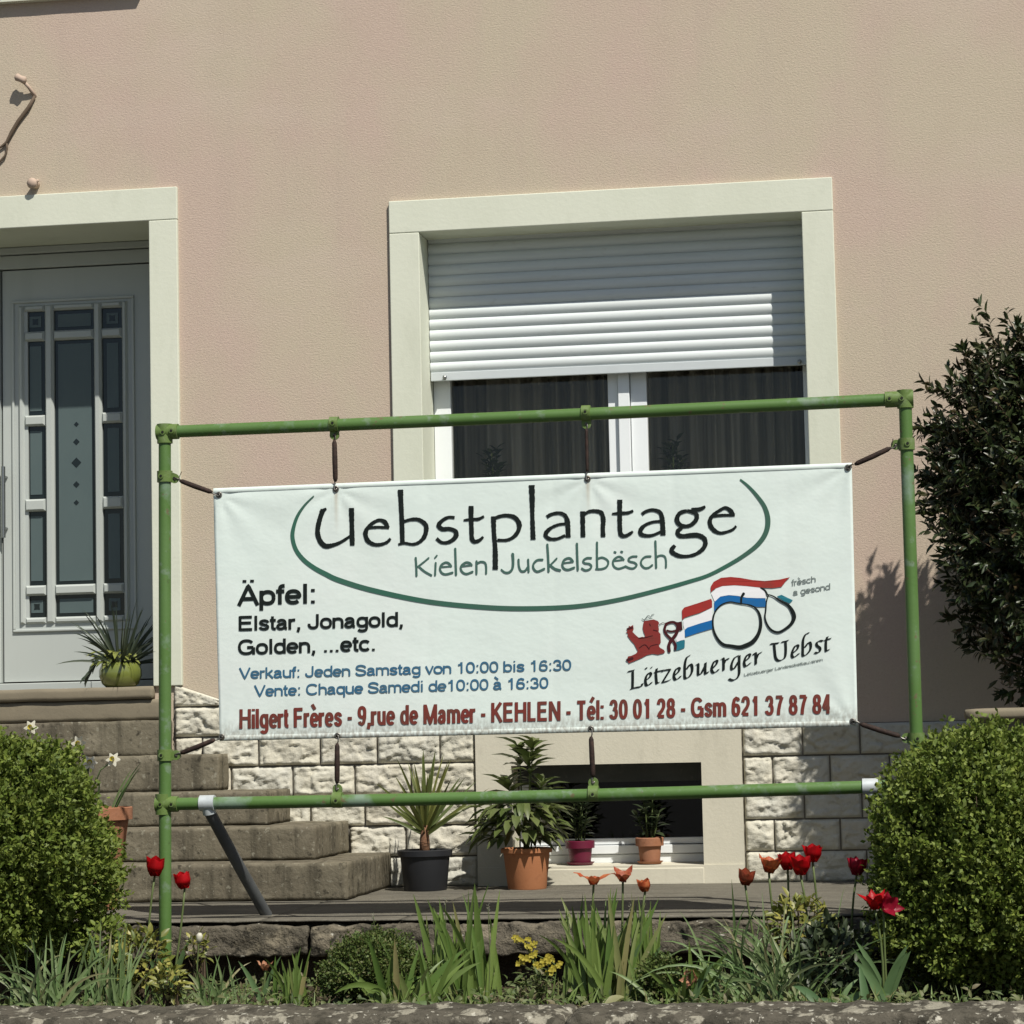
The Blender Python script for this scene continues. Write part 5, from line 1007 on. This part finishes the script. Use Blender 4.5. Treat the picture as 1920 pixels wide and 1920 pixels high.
DG = 'daffodil leaf clumps in the flower bed'
clump('daffodil_clump', 'pale blue green daffodil leaves in front of the left box bush', 'daffodil leaves', 88, 8.95, 80, .28, .012, .1, 'daff', 51, (.2, 1.3), (.9, 1.5), DG, .10)
clump('daffodil_clump', 'upright daffodil leaves at the right foot of the left box bush', 'daffodil leaves', 205, 9.0, 50, .29, .012, .1, 'daff', 52, (.05, .6), (1.15, 1.55), DG, .07)
clump('daffodil_clump', 'big clump of arching daffodil leaves under the orange tulips', 'daffodil leaves', 1455, 9.15, 150, .38, .011, .1, 'daff', 53, (.4, 1.7), (.8, 1.5), DG, .14)
clump('daffodil_clump', 'few thin daffodil leaves beside the withered tulip on the left', 'daffodil leaves', 405, 9.1, 34, .19, .010, .1, 'daff', 54, (.2, 1.0), (.9, 1.5), DG, .08)
clump('daffodil_clump', 'low broad pale leaves lying at the kerb below the mossy shrub', 'daffodil leaves', 760, 8.86, 7, .12, .040, .1, 'daff', 55, (.8, 1.6), (.2, .8), DG, .07)
clump('daffodil_clump', 'low broad pale leaves at the kerb in front of the large iris clump', 'daffodil leaves', 1155, 8.9, 8, .12, .040, .1, 'daff', 56, (.8, 1.6), (.3, .9), DG, .06)
clump('daffodil_clump', 'dark broad leaves in the shade left of the right box bush', 'daffodil leaves', 1590, 8.95, 12, .16, .034, .1, 'tulipleaf', 57, (.3, 1.4), (.4, 1.2), DG, .10)
def leafshrub(name, label, cat, x, y, Y, rx, rz, n, L, Wd, mtl, seed, group=None, droop=.2):
    rng = np.random.default_rng(seed); c = P(x, y, Y); t = thing(name, label, cat, (c.x, Y, GZ), group); D = unit(rng.normal(size=(n, 3))); q = rng.uniform(.3, 1, n)**.5*(1+.3*(lump(D, seed, 1, 2)-1))
    Pn = np.array(c)+D*q[:, None]*np.array([rx, rx*.8, rz]); Pn[:, 2] = np.maximum(Pn[:, 2], GZ+.01); Dn = unit(D*.7+rng.normal(0, .5, (n, 3))+np.array([0, 0, .35])); U = D*.5+rng.normal(0, .3, (n, 3))+np.array([0, -.2, .8])
    V, F = big_leaves(Pn, Dn, U, rng.uniform(.7, 1.2, n)*L, rng.uniform(.8, 1.2, n)*Wd, droop); fast_mesh('foliage', V, F, M[mtl], t); m = MB(); rr = random.Random(seed)
    for i in range(14):
        e = Vector(Pn[i]); b = Vector((c.x+rr.uniform(-.03, .03), Y, GZ)); m.tube([b, b.lerp(e, .5)+Vector((0, 0, .02)), e], [.004, .003, .0015], 5)
    m.build('stems', M['bark'], t); return t
SG = 'variegated shrubs in the flower bed'
leafshrub('variegated_shrub', 'yellow variegated shrub at the foot of the left post', 'shrub', 268, 1800, 9.2, .10, .12, 260, .042, .020, 'euon', 61, SG)
leafshrub('variegated_shrub', 'small yellow green shrub low in front at the left kerb', 'shrub', 318, 1842, 8.98, .055, .055, 110, .04, .018, 'euon', 62, SG)
leafshrub('variegated_shrub', 'thin pale yellow shrub with a cream bud right of the left post', 'shrub', 372, 1782, 9.3, .045, .055, 50, .032, .014, 'euon', 63, SG)
leafshrub('variegated_shrub', 'yellow variegated shrub under the red tulip group', 'shrub', 1492, 1735, 9.35, .11, .10, 260, .042, .020, 'euon', 64, SG)
leafshrub('dark_shrub', 'dark leafy shrub in the shade beside the right box bush', 'shrub', 1565, 1795, 9.2, .12, .13, 420, .045, .022, 'darkleaf', 65)
leafshrub('green_shrub', 'low green leafy plant at the right foot of the left box bush', 'shrub', 190, 1765, 9.3, .12, .10, 420, .030, .016, 'box', 66)
clipped_bush('mossy_shrub', 'low dense mossy green shrub in the middle of the bed', tuple(P(702, 1822, 9.25)), .165, .105, 12, 'moss', 900, 34, .013, .3, GZ)
clipped_bush('mossy_shrub', 'tiny dense green shrub under the narrow iris leaves', tuple(P(1238, 1838, 9.2)), .055, .06, 15, 'moss', 220, 24, .014, .2, GZ)
# yellow flowering stems
rr = random.Random(77); c = P(1010, 1862, 9.2); c = Vector((c.x, 9.2, GZ)); t = thing('yellow_flower', 'plant with a leaning row of small yellow flowers in the middle of the bed', 'flower', c); m = MB(); f = MB()
for line in (((968, 1758), (985, 1768), (998, 1773)), ((978, 1800), (1000, 1788), (1022, 1798)), ((1012, 1808), (1030, 1800), (1045, 1812)), ((985, 1795), (1008, 1810), (1030, 1822))):
    pts = [P(x, y, 9.2) for x, y in line]; m.tube([c, c.lerp(pts[1], .6)+Vector((.01, 0, .02)), pts[1], pts[2]], [.004, .0035, .003, .002], 6)
    for p in pts:
        for k in range(7):
            q = p+Vector((rr.uniform(-.014, .014), rr.uniform(-.014, .01), rr.uniform(-.014, .014)))
            for j in range(4):
                a = j*math.pi/2+rr.random(); d = Vector((math.cos(a), -.3, math.sin(a))).normalized(); w = d.cross(Y_).normalized(); f.add([q, q+d*.006+w*.005, q+d*.011, q+d*.006-w*.005], [(0, 1, 2, 3)])
m.build('stems', M['stem'], t, smooth=True); f.build('flowers', M['yellow_petal'], t)
A = []; Bd = []
for i in range(90):
    p = c+Vector((rr.uniform(-.07, .05), rr.uniform(-.05, .05), rr.uniform(.02, .13))); A.append(p); Bd.append((rr.uniform(-1, 1), rr.uniform(-1, .3), rr.uniform(0, 1)))
V, F = big_leaves(np.array(A), np.array(Bd), np.tile([0, -.2, 1.], (90, 1)), NR.uniform(.025, .05, 90), NR.uniform(.008, .014, 90)); fast_mesh('leaves', V, F, M['cover'], t)
# pale seed heads on thin stalks
SH = [(700, 1716, 'thin stalk with a small pale head above the mossy shrub, leftmost of the pale heads'), (812, 1718, 'thin stalk with a small pale head right of the mossy shrub'), (835, 1690, 'taller thin stalk with a pale head below the black tub'), (915, 1700, 'thin stalk with a pale head under the terracotta pot'), (1066, 1712, 'thin stalk with a pale head left of the wilted tulips'), (1182, 1700, 'thin stalk with a pale head below the wilted tulips')]
for i, (x, y, lab) in enumerate(SH):
    hd = P(x, y, 9.3); b = Vector((hd.x+rr.uniform(-.02, .02), 9.3, GZ)); t = thing('seed_stalk', lab, 'flower stalk', b, 'pale seed heads on thin stalks'); MB().tube([b, b.lerp(hd, .5)+Vector((.006, 0, 0)), hd], [.0022, .0018, .0012], 5).build('stem', M['stem'], t)
    m = MB()
    for k in range(9): q = hd+Vector((rr.uniform(-.004, .004), rr.uniform(-.004, .004), rr.uniform(-.022, .012))); d = Vector((rr.uniform(-1, 1), -.6, rr.uniform(0, 1))).normalized(); w = d.cross(Z_).normalized(); m.add([q, q+d*.005+w*.003, q+d*.010, q+d*.005-w*.003], [(0, 1, 2, 3)])
    m.build('head', M['white_petal'], t)
hd = P(373, 1762, 9.25); t = thing('daffodil', 'single cream daffodil bud beside the lichened coping on the left', 'daffodil', (hd.x, 9.25, GZ)); MB().tube([Vector((hd.x-.005, 9.25, GZ)), Vector((hd.x-.008, 9.25, hd.z-.1)), hd], [.003, .003, .0025], 6).build('stem', M['stem'], t); m = MB(); m.tube([hd+Z_*-.012, hd, hd+Vector((.004, -.004, .016)), hd+Vector((.006, -.006, .024))], [.004, .011, .012, .006], 10); m.build('flower', M['white_petal'], t, smooth=True)
gm = MB(); rr = random.Random(90)
for i in range(900):
    x = rr.uniform(-3.7, .7); y = 8.78+rr.random()**1.3*1.0
    if mnoise.noise(Vector((x*2.6, y*3, 7))) < -.08: continue
    a = rr.uniform(0, 6.28); e_ = rr.uniform(.7, 1.5); gm.blade((x, y, GZ), (math.cos(a)*math.cos(e_), math.sin(a)*math.cos(e_)*.6, math.sin(e_)), rr.uniform(.03, .12), rr.uniform(.003, .007), rr.uniform(.1, 1.2), 4, .2)
tag(gm.build('grass', M['iris'], smooth=True), kind='stuff')
# weeds and fallen leaves between the plants
n = 9500; X = NR.uniform(-3.9, 1.0, n); Yv = 8.72+NR.uniform(0, 1, n)**1.6*1.2; Pn = np.stack([X, Yv, GZ+NR.uniform(0, 1, n)**1.8*.06], 1); dens = np.array([mnoise.noise(Vector((a*2.2, b*4, 0))) for a, b in zip(X, Yv)]); k = dens > -.18; Pn = Pn[k]; n = len(Pn)
Dn = unit(NR.normal(0, .9, (n, 3))+np.array([0, -.1, .45])); V, F = big_leaves(Pn, Dn, NR.normal(0, .4, (n, 3))+np.array([0, -.4, 1]), NR.uniform(.012, .045, n), NR.uniform(.006, .020, n), .4); tag(fast_mesh('ground_cover', V, F, M['cover']), kind='stuff')
